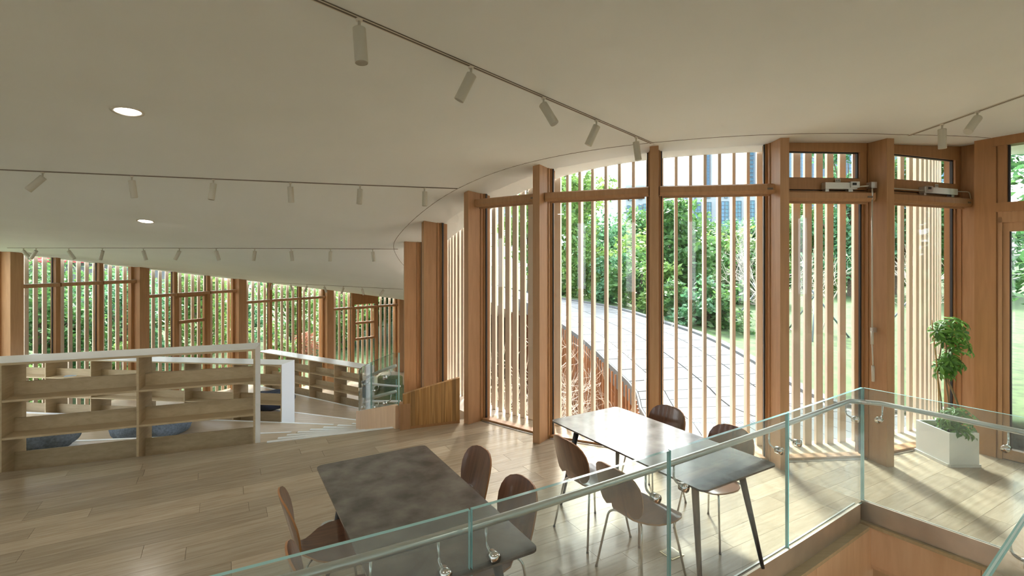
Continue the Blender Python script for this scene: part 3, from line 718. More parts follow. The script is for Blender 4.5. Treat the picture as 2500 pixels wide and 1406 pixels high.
# ------------------------------------------------------------------ chairs (hourglass plywood shell on four steel legs)
def make_chair():
    c = thing('chair', 'x', 'chair', (0, 0, 0), 'hourglass plywood chairs', local=True)
    rows = [(.222, .425, .09), (.216, .430, .145), (.198, .435, .187), (.155, .439, .222), (.09, .440, .240), (.02, .438, .238), (-.05, .435, .208), (-.10, .436, .155), (-.135, .441, .112),
            (-.165, .452, .086), (-.187, .470, .076), (-.200, .495, .072), (-.209, .520, .072), (-.213, .534, .078), (-.216, .541, .135), (-.218, .548, .172), (-.224, .568, .194), (-.236, .612, .208),
            (-.250, .665, .211), (-.264, .715, .203), (-.276, .757, .182), (-.283, .785, .148), (-.288, .803, .098), (-.289, .809, .050)]
    nu = 13; bm = bmesh.new(); g = []
    for i, (y, z, w_) in enumerate(rows):
        row = []
        for j in range(nu):
            q = -1 + 2 * j / (nu - 1); q = math.copysign(abs(q) ** .85, q); x = q * w_; yy, zz = y, z
            if i >= 12: yy += .9 * x * x                                    # back wraps gently round the sitter
            if 13 <= i <= 17: zz -= {13: .0, 14: .03, 15: .042, 16: .03, 17: .012}[i] * q * q
            if i < 7: zz += .25 * x * x - .006
            row.append(bm.verts.new((x, yy, zz)))
        g.append(row)
    for i in range(len(rows) - 1):
        for j in range(nu - 1): bm.faces.new((g[i][j], g[i][j + 1], g[i + 1][j + 1], g[i + 1][j]))
    bmesh.ops.recalc_face_normals(bm, faces=bm.faces)
    bmesh.ops.solidify(bm, geom=bm.faces[:], thickness=.011)
    me = bpy.data.meshes.new('seat_shell'); 
    n0 = (len(rows) - 1) * (nu - 1) * 2
    bm.faces.ensure_lookup_table()
    for k, f in enumerate(bm.faces): f.smooth = True; f.material_index = 1 if k >= n0 else 0
    bm.to_mesh(me); bm.free(); me.materials.append(walnut); me.materials.append(walnute)
    me.set_sharp_from_angle(angle=math.radians(40))
    obj('seat_shell', me, c)
    for sx in (-1, 1):
        for sy in (-1, 1):
            m = MB(); m.tube(bend([(sx * .03, sy * .05, .418), (sx * .155, sy * .150 - .01, .418), (sx * .215, sy * .215 - .01, 0.006)], .045, 6), .008, 10); m.build('leg', chrome, c, True)
            m = MB(); m.tube([(sx * .2146, sy * .2146 - .01, .012), (sx * .2155, sy * .2155 - .01, 0)], .0095, 10); m.build('foot', legm, c, True)
    m = MB(); m.tube([(0, -.02, .408), (0, -.02, .426)], .075, 20); m.build('hub_plate', steel, c, True)
    return c
chair0 = make_chair()
ch = [(T1, 'r', .44, .02, 'walnut chair on the window side of the dark table, nearer its far end'), (T1, 'r', 1.03, .02, 'walnut chair on the window side of the dark table, nearer its front corner'),
      (T1, 'l', .46, .0, 'walnut chair on the left of the dark table whose whole seat shows'), (T1, 'l', 1.13, .03, 'walnut chair cut by the bottom edge, left of the dark table'),
      (T2, 'l', .56, .0, 'walnut chair at the bright table, back turned, nearest the parapet'), (T2, 'l', 1.14, .05, 'walnut chair at the bright table seen from behind through the glass guard'),
      (T2, 'r', .42, .03, 'walnut chair behind the bright table, only its rounded back showing'), (T2, 'r', 1.08, .04, 'walnut chair beyond the bright table near its right corner')]
for k, ((c, u, v, t), s_, d, off, lab) in enumerate(ch):
    o = chair0 if k == 0 else copy_tree(chair0)
    o['label'] = lab; base = c - v * .815 + v * d
    if s_ == 'r': p = base + u * (.4 - .015 + off); yaw = math.atan2(u[1], u[0]) + math.pi / 2
    else: p = base - u * (.4 - .015 + off); yaw = math.atan2(u[1], u[0]) - math.pi / 2
    o.location = (p[0], p[1], 0); o.rotation_euler = (0, 0, yaw + random.uniform(-.05, .05))

# ------------------------------------------------------------------ track lights and downlights
tracks = [('A', ceil_hit(1590, 349), ceil_hit(560, -95), 'nearest the camera'), ('B', ceil_hit(1116, 460), ceil_hit(-60, 411), 'second from the camera'),
          ('C', ceil_hit(972, 608), ceil_hit(20, 605), 'in front of the left windows'), ('D', ceil_hit(985, 706), ceil_hit(596, 687), 'farthest away, before the lower windows'), ('R', ceil_hit(2218, 330), ceil_hit(2560, 210), 'at the right edge')]
for nm, p, q, wh in tracks:
    t = thing('light_track', 'thin white recessed light track in the ceiling, ' + wh, 'light track', (*((p + q) / 2)[:2], ceil_z(*((p + q) / 2)[:2])), 'ceiling light tracks')
    d = (q - p)[:2]; Ln = np.linalg.norm(d); d /= Ln; s_ = np.array([-d[1], d[0]]); n = 24
    for nm2, w0, w1, dz, mat in (('rail', -.018, .018, .004, railw), ('slot', -.007, .007, .0052, slot), ('edge_shadow', .018, .0225, .0045, slot)):  # last strip is a dark line painted as the shadow along the rail
        mb = MB(); vs = []
        for i in range(n + 1):
            x = p[:2] + d * Ln * i / n; z = ceil_z(*x)
            vs += [(*(x + s_ * w0), z - dz), (*(x + s_ * w1), z - dz), (*(x + s_ * w1), z + .003), (*(x + s_ * w0), z + .003)]
        fs = [(4 * i + j, 4 * i + 4 + j, 4 * i + 4 + (j + 1) % 4, 4 * i + (j + 1) % 4) for i in range(n) for j in range(4)] + [(0, 1, 2, 3), (4 * n + 3, 4 * n + 2, 4 * n + 1, 4 * n)]
        mb.add(vs, fs); mb.build(nm2, mat, t)
def spotlight(p, ax, ay, lab, k=1.0):
    """can lamp on a short stem; ax, ay lean the can sideways and towards the viewer"""
    s_ = thing('spotlight', lab, 'spotlight', tuple(p), 'white track spotlights')
    d = Vector((ax, ay, -1)).normalized(); L_, R_ = .185 * k, .033 * k
    m = MB(); m.tube([(p[0], p[1], p[2] + .004), (p[0], p[1], p[2] - .012)], .017, 12); m.build('adapter', railw, s_, True)
    j = Vector((p[0], p[1], p[2] - .06)); m = MB(); m.tube([(p[0], p[1], p[2] - .01), j], .0075, 8); m.build('stem', lampw, s_, True)
    a = j - d * .012; e = a + d * L_; m = MB()
    m.tube([a, a + d * .003, e - d * .004, e, e, e - d * .02], [R_ * .9, R_, R_, R_ * .97, R_ * .8, R_ * .62], 20, cap=False); m.tube([a, a + d * .001], R_ * .9, 20)
    o = m.build('can', lampw, s_, True); o.data.set_sharp_from_angle(angle=math.radians(40))
    m = MB(); m.tube([e - d * .021, e - d * .019], R_ * .62, 16); m.build('lens', chrome, s_)
spots = {'A': [(877, 44, .10, -.1), (1150, 160, -.5, .0), (1327, 239, .55, -.25), (1456, 292, -.45, .1), (1553, 334, .12, -.05)],
         'R': [(2300, 304, .02, .0), (2386, 274, -.95, -.3)],
         'B': [(104, 419, -.75, -.4), (322, 431, .08, .1), (521, 439, -.05, -.15), (709, 444, .02, .1), (879, 449, -.03, -.1), (1037, 457, .0, .0)],
         'C': [(57, 606, .8, .1), (88, 606, -.7, .0), (168, 606, .55, .2), (250, 606.5, -.35, .1), (350, 607, .25, .1), (438, 607, -.45, -.1), (528, 607, .25, .1), (622, 607.5, -.15, 0), (711, 608, .12, 0), (807, 608, -.1, .1), (910, 608.5, .15, 0)],
         'D': [(665, 691, -.2, 0), (710, 692.5, .3, 0), (749, 695, -.35, 0), (792, 697, .4, 0), (838, 700, -.35, 0), (884, 702, .3, 0), (936, 704.5, -.7, 0)]}
tr_nm = {'A': 'on the track nearest the camera', 'R': 'on the track at the right edge', 'B': 'on the second track from the camera', 'C': 'on the track before the left windows', 'D': 'on the farthest track'}
ordn = ['first', 'second', 'third', 'fourth', 'fifth', 'sixth', 'seventh', 'eighth', 'ninth', 'tenth', 'eleventh']
TR = {t[0]: t for t in tracks}
for nm in spots:
    p, q = TR[nm][1][:2], TR[nm][2][:2]; d = (q - p) / np.linalg.norm(q - p)
    for k, (px, py, ax, ay) in enumerate(spots[nm]):
        t = (px - 1250) / F     # where the sight line's plane crosses the track in plan
        s_ = (t * p[1] - p[0]) / (d[0] - t * d[1]); x = p + d * s_
        spotlight((x[0], x[1], ceil_z(*x) - .004), ax, ay, 'white cylinder spotlight, %s from the left %s' % (ordn[k], tr_nm[nm]))
lens = emit('downlight_lens', (1, .93, .80), 5)
def downlight(x, y, lab, r=.085):
    z = ceil_z(x, y); d = thing('downlight', lab, 'downlight', (x, y, z), 'round ceiling downlights')
    sl = (ceil_phi(phi_of(x, y) + 2) - ceil_phi(phi_of(x, y) - 2)) / math.radians(4) / np.linalg.norm(np.array([x, y]) - A0)
    a = math.radians(phi_of(x, y)); g = np.array([math.cos(a), math.sin(a)]) * sl; zf = lambda X, Y: z + g[0] * (X - x) + g[1] * (Y - y)
    m = MB(); n = 32; vs = []
    for rr_, dz in ((r * 1.25, .002), (r * 1.22, -.008), (r * 1.0, -.006), (r * .98, .0)):
        vs += [(x + rr_ * math.cos(2 * math.pi * j / n), y + rr_ * math.sin(2 * math.pi * j / n), zf(x + rr_ * math.cos(2 * math.pi * j / n), y + rr_ * math.sin(2 * math.pi * j / n)) + dz) for j in range(n)]
    m.add(vs, [(i * n + j, (i + 1) * n + j, (i + 1) * n + (j + 1) % n, i * n + (j + 1) % n) for i in range(3) for j in range(n)]); m.build('rim', railw, d, True)
    m = MB(); m.add([(x + r * .98 * math.cos(2 * math.pi * j / n), y + r * .98 * math.sin(2 * math.pi * j / n), zf(x + r * .98 * math.cos(2 * math.pi * j / n), y + r * .98 * math.sin(2 * math.pi * j / n)) - .003) for j in range(n)], [tuple(range(n))[::-1]]); m.build('lens', lens, d)
    li = bpy.data.lights.new('downlight', 'AREA'); li.shape = 'DISK'; li.size = r * 1.9; li.energy = DOWNLIGHT_W; li.color = (1, .93, .82)
    lo = bpy.data.objects.new('downlight_lamp', li); COL.objects.link(lo); lo.location = (x, y, z - .012); lo.parent = d; lo.matrix_parent_inverse = Matrix.Translation((x, y, z)).inverted()
x = ceil_hit(312, 270); downlight(x[0], x[1], 'lit round ceiling downlight high on the left, the larger one')
x = ceil_hit(355, 539); downlight(x[0], x[1], 'lit round ceiling downlight lower on the left, the smaller one')

for k, (x_, y_) in enumerate(((-1.0, -.2), (2.6, .4), (-4.2, 1.0), (4.6, 2.6), (-10.2, 7.2), (-10.6, 9.3))): downlight(x_, y_, 'round ceiling downlight overhead, %s of those outside the picture' % ordn[k])  # unseen lamps added to fill the interior, last two to lift the lower room
# ------------------------------------------------------------------ small things on the floor
sk = at_z(1640, 1352, 0)[:2]; fb = thing('floor_socket', 'square brass floor socket lid under the bright table', 'floor socket', (sk[0], sk[1], 0))
for nm, h_, z0, z1, mat in (('frame', .062, 0, .006, plain('brass', (.60, .52, .34), .35, .7)), ('lid', .05, .006, .009, plug)):
    m = MB(); m.obox(sk, pa, pv, -h_, h_, -h_, h_, z0, z1); m.build(nm, mat, fb)
ex = at_z(806, 1283, 0)[:2]; fx = thing('exit_floor_light', 'round steel exit floor light with glowing green arrows', 'exit light', (ex[0], ex[1], 0))
m = MB(); m.tube([(*ex, 0), (*ex, .01)], [.078, .074], 32); m.build('disc', plain('light_disc', (.45, .48, .47), .3, .6), fx, True)
m = MB(); m.tube([(*ex, .0101), (*ex, .0115)], [.056, .055], 32); m.build('cover', plain('light_cover', (.32, .36, .34), .2), fx, True)
eg = emit('green_arrow', (.1, 1, .45), 2.2)
for k in range(2):
    m = MB(); o = ex + pa * (-.005 + .03 * k) + pv * .012
    for sg_ in (1, -1):
        q = [o + pa * .02, o + pa * .0 + pv * sg_ * .02, o - pa * .010 + pv * sg_ * .02, o + pa * .010]; m.prism(q if area(q) > 0 else q[::-1], .0116, .0122)
    m.build('arrow', eg, fx)

# beanbags and armchair in the lower reading room
def beanbag(p, r, h, lab, mat, seed):
    rg = np.random.default_rng(seed); n, k = 40, 22; mb = MB(); vs = []; ph = rg.uniform(0, 6.28, 8)
    for i in range(k + 1):
        a = math.pi * i / k; rad = math.sin(a) ** .55; zz = (1 - math.cos(a)) / 2
        for j in range(n):
            b = 2 * math.pi * j / n; wv = 1 + .05 * math.sin(3 * b + ph[0]) + .035 * math.sin(7 * b + ph[1] + 4 * zz) + .02 * math.sin(13 * b + ph[2] + 7 * zz)
            tt = zz - .16 * max(0, 1 - rad * 1.25) * (1 if zz > .5 else 0) + .05 * math.sin(5 * b + ph[3]) * (zz > .5) * rad
            vs.append((p[0] + r * rad * wv * math.cos(b), p[1] + r * rad * wv * math.sin(b), p[2] + h * max(0, tt)))
    mb.add(vs, [(i * n + j, i * n + (j + 1) % n, (i + 1) * n + (j + 1) % n, (i + 1) * n + j) for i in range(k) for j in range(n)])
    t = thing('beanbag', lab, 'beanbag', tuple(p), 'beanbags on the terraces'); mb.build('cover', mat, t, True)
    m = MB(); m.tube([(p[0] + r * .35 * math.cos(b), p[1] + r * .35 * math.sin(b), p[2] + h * .87 + .01 * math.sin(3 * b)) for b in np.linspace(0, 6.28, 26)], .012, 6); m.build('seam', mat, t, True)
def on_terr(px, py, z): return at_z(px, py, z)
b1 = on_terr(100, 1100, -.5); beanbag((b1[0], b1[1], -.5), .42, .42, 'dark denim beanbag behind the left bay of the front bookshelf', denim, 3)
b2 = on_terr(372, 1068, -1.0); beanbag((b2[0] , b2[1], -1.0), .62, .5, 'large denim beanbag behind the centre divider of the front bookshelf', denim, 5)
b4 = on_terr(-8, 1120, -.5); beanbag((b4[0], b4[1], -.5), .36, .40, 'denim beanbag at the left edge of the picture', denim, 9)
b3 = at_z(664, 995, -1.5); beanbag((b3[0], b3[1], -1.5), .5, .4, 'navy beanbag seen through the middle bookshelf', plain('navy', (.03, .04, .07), .9), 11)
pf = at_z(950, 955, -2.1); pf = np.array([-3.95, 15.9, -2.5])
arm = thing('armchair', 'olive green upholstered armchair beyond the glass stair guard', 'armchair', tuple(pf))
def softbox(nm, x0, x1, y0, y1, z0, z1, mat, par_, r=.08):
    bm = bmesh.new(); bmesh.ops.create_cube(bm, size=1)
    for v_ in bm.verts: v_.co = Vector((pf[0] + (x0 + x1) / 2 + v_.co.x * (x1 - x0), pf[1] + (y0 + y1) / 2 + v_.co.y * (y1 - y0), pf[2] + (z0 + z1) / 2 + v_.co.z * (z1 - z0)))
    bmesh.ops.bevel(bm, geom=bm.edges[:], offset=r, segments=4, affect='EDGES', profile=.5)
    for f in bm.faces: f.smooth = True
    me = bpy.data.meshes.new(nm); bm.to_mesh(me); bm.free(); me.materials.append(mat); return obj(nm, me, par_)
softbox('seat', -.36, .36, -.3, .35, .16, .46, olive, arm); softbox('backrest', -.40, .40, .25, .48, .2, .92, olive, arm); softbox('armrest', -.46, -.3, -.3, .42, .12, .62, olive, arm, .06); softbox('armrest', .3, .46, -.3, .42, .12, .62, olive, arm, .06)
for sx in (-.36, .36):
    for sy in (-.22, .36): rod((pf[0] + sx, pf[1] + sy, pf[2]), (pf[0] + sx, pf[1] + sy, pf[2] + .18), .025, 'leg', legm, arm)

# ------------------------------------------------------------------ planter and umbrella plant
pc = np.array([4.62, 5.30]); pw, pd, ph_ = .315, .44, .33
pl = thing('planter', 'white square planter on a tray by the corner column', 'planter', (pc[0] + pw / 2, pc[1] + pd / 2, 0))
m = MB(); P4 = [(pc[0], pc[1]), (pc[0] + pw, pc[1]), (pc[0] + pw, pc[1] + pd), (pc[0], pc[1] + pd)]; t_ = .018
I4 = [(pc[0] + t_, pc[1] + t_), (pc[0] + pw - t_, pc[1] + t_), (pc[0] + pw - t_, pc[1] + pd - t_), (pc[0] + t_, pc[1] + pd - t_)]
vs = [(*p, .03) for p in P4] + [(*p, .03 + ph_) for p in P4] + [(*p, .03 + ph_) for p in I4] + [(*p, .27) for p in I4]
m.add(vs, [(3, 2, 1, 0)] + [(i, (i + 1) % 4, 4 + (i + 1) % 4, 4 + i) for i in range(4)] + [(4 + i, 4 + (i + 1) % 4, 8 + (i + 1) % 4, 8 + i) for i in range(4)] + [(8 + i, 8 + (i + 1) % 4, 12 + (i + 1) % 4, 12 + i) for i in range(4)])
m.build('box', potm, pl)
m = MB(); m.add([(*p, .30) for p in I4], [(0, 1, 2, 3)]); m.build('soil', soilpot, pl)
m = MB(); q = .012; m.prism([(pc[0] - q, pc[1] - q + .02), (pc[0] - q + .02, pc[1] - q), (pc[0] + pw + q, pc[1] - q), (pc[0] + pw + q, pc[1] + pd + q), (pc[0] - q, pc[1] + pd + q)], 0, .03); m.build('tray', plain('tray_white', (.70, .70, .66), .35), pl)
plant = thing('umbrella_plant', 'tall umbrella plant with glossy green leaf rosettes in the white planter', 'plant', (pc[0] + pw / 2, pc[1] + pd / 2, .3))
bx_, by_ = pc[0] + pw / 2, pc[1] + pd / 2
def stem(pts, r, nm, mat=bark): mm = MB(); mm.tube(spline(pts, 14), np.linspace(r, r * .7, 14), 7); return mm.build(nm, mat, plant, True)
stick = plain('bamboo', (.36, .24, .09), .6); stemm = plain('plant_stem', (.22, .17, .09), .7)
stem([(bx_ - .09, by_ - .02, .28), (bx_ - .11, by_ - .02, .9), (bx_ - .16, by_, 1.53)], .008, 'cane', stick)
S1 = [(bx_ + .02, by_, .28), (bx_ + .03, by_, .6), (bx_ - .02, by_, .98), (bx_ - .0, by_, 1.2), (bx_ - .01, by_, 1.42)]; stem(S1, .011, 'stem', stemm)
S2 = [(bx_ + .06, by_, .28), (bx_ + .14, by_, .5), (bx_ + .10, by_, .68), (bx_ - .02, by_ - .02, .93), (bx_ + .03, by_, 1.15), (bx_ + .07, by_, 1.4)]; stem(S2, .012, 'stem', stemm)
S3 = [(bx_ - .02, by_ + .03, .28), (bx_ - .03, by_ + .03, .62), (bx_ - .08, by_ + .02, .95), (bx_ - .06, by_, 1.2), (bx_ - .04, by_, 1.35)]; stem(S3, .009, 'stem', stemm)
# one palmate leaf
lm = MB()
for k in range(8):
    a = 2 * math.pi * k / 8 + random.uniform(-.08, .08); L_ = random.uniform(.085, .11); d = Vector((math.cos(a), math.sin(a), 0)); s_ = Vector((-d.y, d.x, 0))
    P = [(0.012, .0, .0), (.32, .11, -.02), (.78, .155, -.10), (1, 0, -.25)]
    pts = [Vector((0, 0, 0)) + d * .012] + [d * L_ * t_ + s_ * L_ * w_ * .95 + Vector((0, 0, L_ * (z_ + .06 * (w_ > 0)))) for t_, w_, z_ in P[1:3]] + [d * L_ + Vector((0, 0, -L_ * .3))] + [d * L_ * t_ - s_ * L_ * w_ * .95 + Vector((0, 0, L_ * (z_ + .06))) for t_, w_, z_ in P[2:0:-1]]
    mid = [d * L_ * .32 + Vector((0, 0, -L_ * .02)), d * L_ * .78 + Vector((0, 0, -L_ * .12))]
    lm.add(pts + mid, [(0, 1, 6), (1, 2, 7, 6), (2, 3, 7), (3, 4, 7), (4, 5, 6, 7), (5, 0, 6)])
leaf0 = lm.build('leaf', plantleaf, plant, True)
spots_l = []
for cz, cxo, n_, rx, rz in ((1.42, .03, 26, .19, .15), (1.25, .12, 8, .11, .10), (1.08, .02, 16, .13, .10), (.98, -.03, 6, .06, .05), (.46, .03, 22, .2, .12), (.39, .06, 10, .17, .06)):
    for k in range(n_):
        v_ = RNG.normal(size=3); v_ /= np.linalg.norm(v_); rr_ = RNG.uniform(.55, 1)
        spots_l.append((np.array([bx_ + cxo, by_ - (.02 if cz > .6 else .10), cz]) + v_ * np.array([rx, rx * .8, rz]) * rr_, v_))
for k, (p, v_) in enumerate(spots_l):
    o = leaf0 if k == 0 else leaf0.copy()
    if k: COL.objects.link(o)
    nrm = Vector((v_[0] * .8, v_[1] * .8 - .15, abs(v_[2]) * .5 + .45)).normalized()
    o.matrix_basis = Matrix.Translation(p) @ nrm.to_track_quat('Z', 'Y').to_matrix().to_4x4() @ Matrix.Rotation(random.uniform(0, 6.28), 4, 'Z') @ Matrix.Scale(random.uniform(.75, 1.15), 4)
# ------------------------------------------------------------------ outside: roof ramp, lawn, courtyard
IN = [(1.95, 5.9, -.14), (1.95, 7.45, -.08), (2.03, 8.25, .05), (1.76, 9.4, .30), (1.5, 10.8, .50), (1.06, 12.4, .70), (.52, 13.5, .95), (-.22, 13.9, 1.25), (-1.5, 14.0, 1.75), (-3, 13.6, 2.1)]
OU = [(6.9, 7.4, -.14), (5.2, 7.75, -.06), (4.9, 8.9, .08), (4.85, 10.4, .23), (4.65, 12.05, .37), (4.1, 13.5, .50), (3.2, 15.3, .70), (1.42, 16.8, .90), (-.29, 18.0, 1.15), (-3, 18.6, 1.7)]
NS = 25; I_ = spline(IN, NS); O_ = spline(OU, NS)
deck = struct('roof_ramp', (3, 9, 0))
def lerp(i, f): return I_[i] * (1 - f) + O_[i] * f
def patch(mb, i, j, f0, f1, dz0, dz1, g=.014):
    q = []
    for (ii, f) in ((i, f0), (i, f1), (j, f1), (j, f0)):
        q.append(lerp(ii, f))
    c = sum(q) / 4; q = [c + (p - c) * (1 - g / max(.2, np.linalg.norm(p - c))) for p in q]
    if area([p[:2] for p in q]) < 0: q = q[::-1]
    mb.prism([p[:2] for p in q], [p[2] + dz0 for p in q], [p[2] + dz1 for p in q])
bands = [(.0, .10), (.16, .44), (.44, .72), (.72, .88)]
for i in range(NS - 1):
    for f0, f1 in bands:
        m = MB(); patch(m, i, i + 1, f0, f1, -.04, 0 if f0 else .02); m.build('roof_panel', deckm, deck)
    m = MB(); patch(m, i, i + 1, .94, 1.0, -.2, .05, .003); m.build('kerb_panel', deckm, deck)
m = MB()
for i in range(NS - 1): patch(m, i, i + 1, .0, 1., -.28, -.035, 0)
m.build('roof_slab', deckg, deck)
m = MB(); ribbon(m, I_[:, :2], .0, .03, I_[:, 2] - .30, I_[:, 2] + .022); m.build('edge_fascia', deckm, deck)
gr = MB()
for i in range(NS - 1):
    for f0, f1 in ((.10, .16), (.88, .94)):
        for k in range(9):
            a0, a1 = I_[i] + (I_[i + 1] - I_[i]) * (k / 9), I_[i] + (I_[i + 1] - I_[i]) * ((k + .55) / 9); b0, b1 = O_[i] + (O_[i + 1] - O_[i]) * (k / 9), O_[i] + (O_[i + 1] - O_[i]) * ((k + .55) / 9)
            q = [a0 * (1 - f0) + b0 * f0, a0 * (1 - f1) + b0 * f1, a1 * (1 - f1) + b1 * f1, a1 * (1 - f0) + b1 * f0]
            if area([p[:2] for p in q]) < 0: q = q[::-1]
            gr.prism([p[:2] for p in q], [p[2] - .02 for p in q], [p[2] - .004 for p in q])
tag(gr.build('gutter_grille', alu, deck), kind='stuff')
# paved strip between the glazing and the ramp, with its slot drain
strip = struct('terrace_outside', (3.6, 6.3, -.14))
for t in np.arange(-14, 34, 6.):
    for r0, r1 in ((3.35, 3.82), (3.82, 4.32)):
        m = MB(); q = [rp(t + .08, r1), rp(t + .08, r0), rp(t + 5.92, r0), rp(t + 5.92, r1)]; m.prism(q if area(q) > 0 else q[::-1], -.3, -.1 + .0); m.build('paving_slab', deckm, strip)
dr = MB()
for t in np.arange(-14, 34, .75):
    q = [rp(t, 3.34), rp(t, 3.17), rp(t + .42, 3.17), rp(t + .42, 3.34)]; dr.prism(q if area(q) > 0 else q[::-1], -.2, -.098)
tag(dr.build('slot_drain', fline, strip), kind='stuff')
m = MB()
for t in np.arange(-14, 34, 6.):
    q = [rp(t, 3.36), rp(t, 2.6), rp(t + 6, 2.6), rp(t + 6, 3.36)]; m.prism(q if area(q) > 0 else q[::-1], -.3, -.105)
m.build('drain_bed', deckm, strip)
# slatted inner face of the roof ramp
fac = thing('courtyard_facade', 'weathered brown vertical slats under the edge of the white roof ramp', 'facade')
fi = spline(IN, 120); back = MB()
fb_ = fi[[i for i in range(6, 120) if np.linalg.norm(fi[i, :2] - RC) < 4.75]]; ribbon(back, fb_[:, :2], -.20, -.14, -3.2, fb_[:, 2] - .1); back.build('backing', greyw, fac)
k = 0; L_ = np.concatenate([[0], np.cumsum(np.linalg.norm(np.diff(fi[:, :2], axis=0), axis=1))])
for s_ in np.arange(.9, L_[-1], .135):
    if np.linalg.norm(np.array([np.interp(s_, L_, fi[:, c]) for c in range(2)]) - RC) > 4.75: continue
    p = np.array([np.interp(s_, L_, fi[:, c]) for c in range(3)]); q = np.array([np.interp(s_ + .02, L_, fi[:, c]) for c in range(3)]); t = (q - p)[:2]; t /= np.linalg.norm(t); n = np.array([t[1], -t[0]])
    mb = MB(); mb.box(-.02, .02, -.07, .07, -3.2, p[2] - .06); o = mb.build('slat', cladm, fac)
    o.matrix_basis = Matrix.Translation((p[0] + n[0] * .02, p[1] + n[1] * .02, 0)) @ Matrix.Rotation(math.atan2(t[1], t[0]), 4, 'Z'); k += 1
m = MB(); m.box(-90, 120, -60, 160, -3.4, -3.3); tag(m.build('ground', soil), kind='structure')
# lawn rising beyond the ramp
lw = MB(); LN = 30; off = [(.0, -.02), (2, -.05), (6, .0), (14, .1), (40, .3), (90, .4)]; Ofine = spline([(16, 3, -.2), (10.5, 6.4, -.2)] + OU, LN); cen = np.array([1.0, 10.0]); V = []
for p in Ofine:
    d = p[:2] - cen; d /= np.linalg.norm(d)
    for o_, z_ in off: V.append((*(p[:2] + d * o_), (p[2] if o_ < 5 else min(p[2], .3)) + z_))
no = len(off); lw.add(V, [(i * no + j, i * no + j + 1, (i + 1) * no + j + 1, (i + 1) * no + j) for i in range(LN - 1) for j in range(no - 1)])
o = lw.build('lawn', grassm, None, True); tag(o, kind='structure')
m = MB(); V = []
for p in np.linspace(-60, -165, 30):
    for r, z in ((15.7, -2.75), (19, -2.6), (26, -2.3), (60, -1.5)): V.append((*pol(p, r), z))
m.add(V, [(i * 4 + j, i * 4 + j + 1, i * 4 + 5 + j, i * 4 + 4 + j) for i in range(29) for j in range(3)]); tag(m.build('lawn_lower', grassm, None, True), kind='structure')

# ------------------------------------------------------------------ vegetation
def leaves(centers, radii, n, size, rg, droop=0.0, aspect=.45):
    """n pointed leaves scattered in clumps on the shells of ellipsoids"""
    centers = np.array(centers, float); radii = np.array(radii, float); wts = (radii[:, 0] * radii[:, 2]); wts /= wts.sum()
    ncl = max(8, n // 28); ci = rg.choice(len(centers), ncl, p=wts); v = rg.normal(size=(ncl, 3)); v /= np.linalg.norm(v, axis=1)[:, None]
    cl = centers[ci] + v * radii[ci] * rg.uniform(.45, 1.0, (ncl, 1)) ** .6
    li = rg.integers(0, ncl, n); P = cl[li] + rg.normal(size=(n, 3)) * (radii[ci[li]].mean(1) * .16)[:, None]
    d = rg.normal(size=(n, 3)); d[:, 2] = d[:, 2] * .5 - droop; d /= np.linalg.norm(d, axis=1)[:, None]
    nr = v[li] * .5 + rg.normal(size=(n, 3)) * .6 + np.array([0, 0, .5]); s = np.cross(d, nr); s /= (np.linalg.norm(s, axis=1)[:, None] + 1e-6)
    L = size * rg.uniform(.6, 1.3, (n, 1)); a = P - d * L * .5; b = P + s * L * aspect * .5; c = P + d * L * .5; e = P - s * L * aspect * .5
    V = np.stack([a, b, c, e], 1).reshape(-1, 3); return V
def leafmesh(nm, V, mat, par_):
    n = len(V) // 4; me = bpy.data.meshes.new(nm); me.vertices.add(4 * n); me.vertices.foreach_set('co', V.astype(np.float32).ravel())
    me.loops.add(4 * n); me.loops.foreach_set('vertex_index', np.arange(4 * n, dtype=np.int32)); me.polygons.add(n)
    me.polygons.foreach_set('loop_start', np.arange(0, 4 * n, 4, dtype=np.int32)); me.update(calc_edges=True); me.validate(); me.materials.append(mat)
    o = obj(nm, me, par_); tag(o, kind='stuff'); return o
def tree(base, h, cr, n, size, mat, lab, seed, trunk=.12, low=.25, droop=0., group='trees outside', name='tree', cat='tree', blobs=9):
    rg = np.random.default_rng(seed); b = np.array(base, float); t = thing(name, lab, cat, tuple(b), group)
    top = b + np.array([rg.uniform(-.2, .2), rg.uniform(-.2, .2), h * .75]); m = MB(); m.tube(spline([b - np.array([0, 0, .3]), b + (top - b) * .5 + np.array([rg.uniform(-.1, .1), 0, 0]), top], 8), np.linspace(trunk, trunk * .4, 8), 8)
    cs, rs = [], []
    for k in range(blobs):
        a = rg.uniform(0, 6.28); q = rg.uniform(0, .62) * cr; z = h * rg.uniform(low + .12, .88); c = b + np.array([q * math.cos(a), q * math.sin(a), z]); cs.append(c); r_ = cr * rg.uniform(.38, .6); rs.append((r_, r_, r_ * rg.uniform(.6, .85)))
        m.tube(spline([b + (top - b) * min(.9, z / h * .7), c], 3), [trunk * .35, trunk * .25, trunk * .12], 5)
    m.build('trunk', bark, t, True); leafmesh('foliage', leaves(cs, rs, n, size, rg, droop), mat, t); return t
def PD(px, D, z=0): return ((px - 1250) / F * D, D, z)
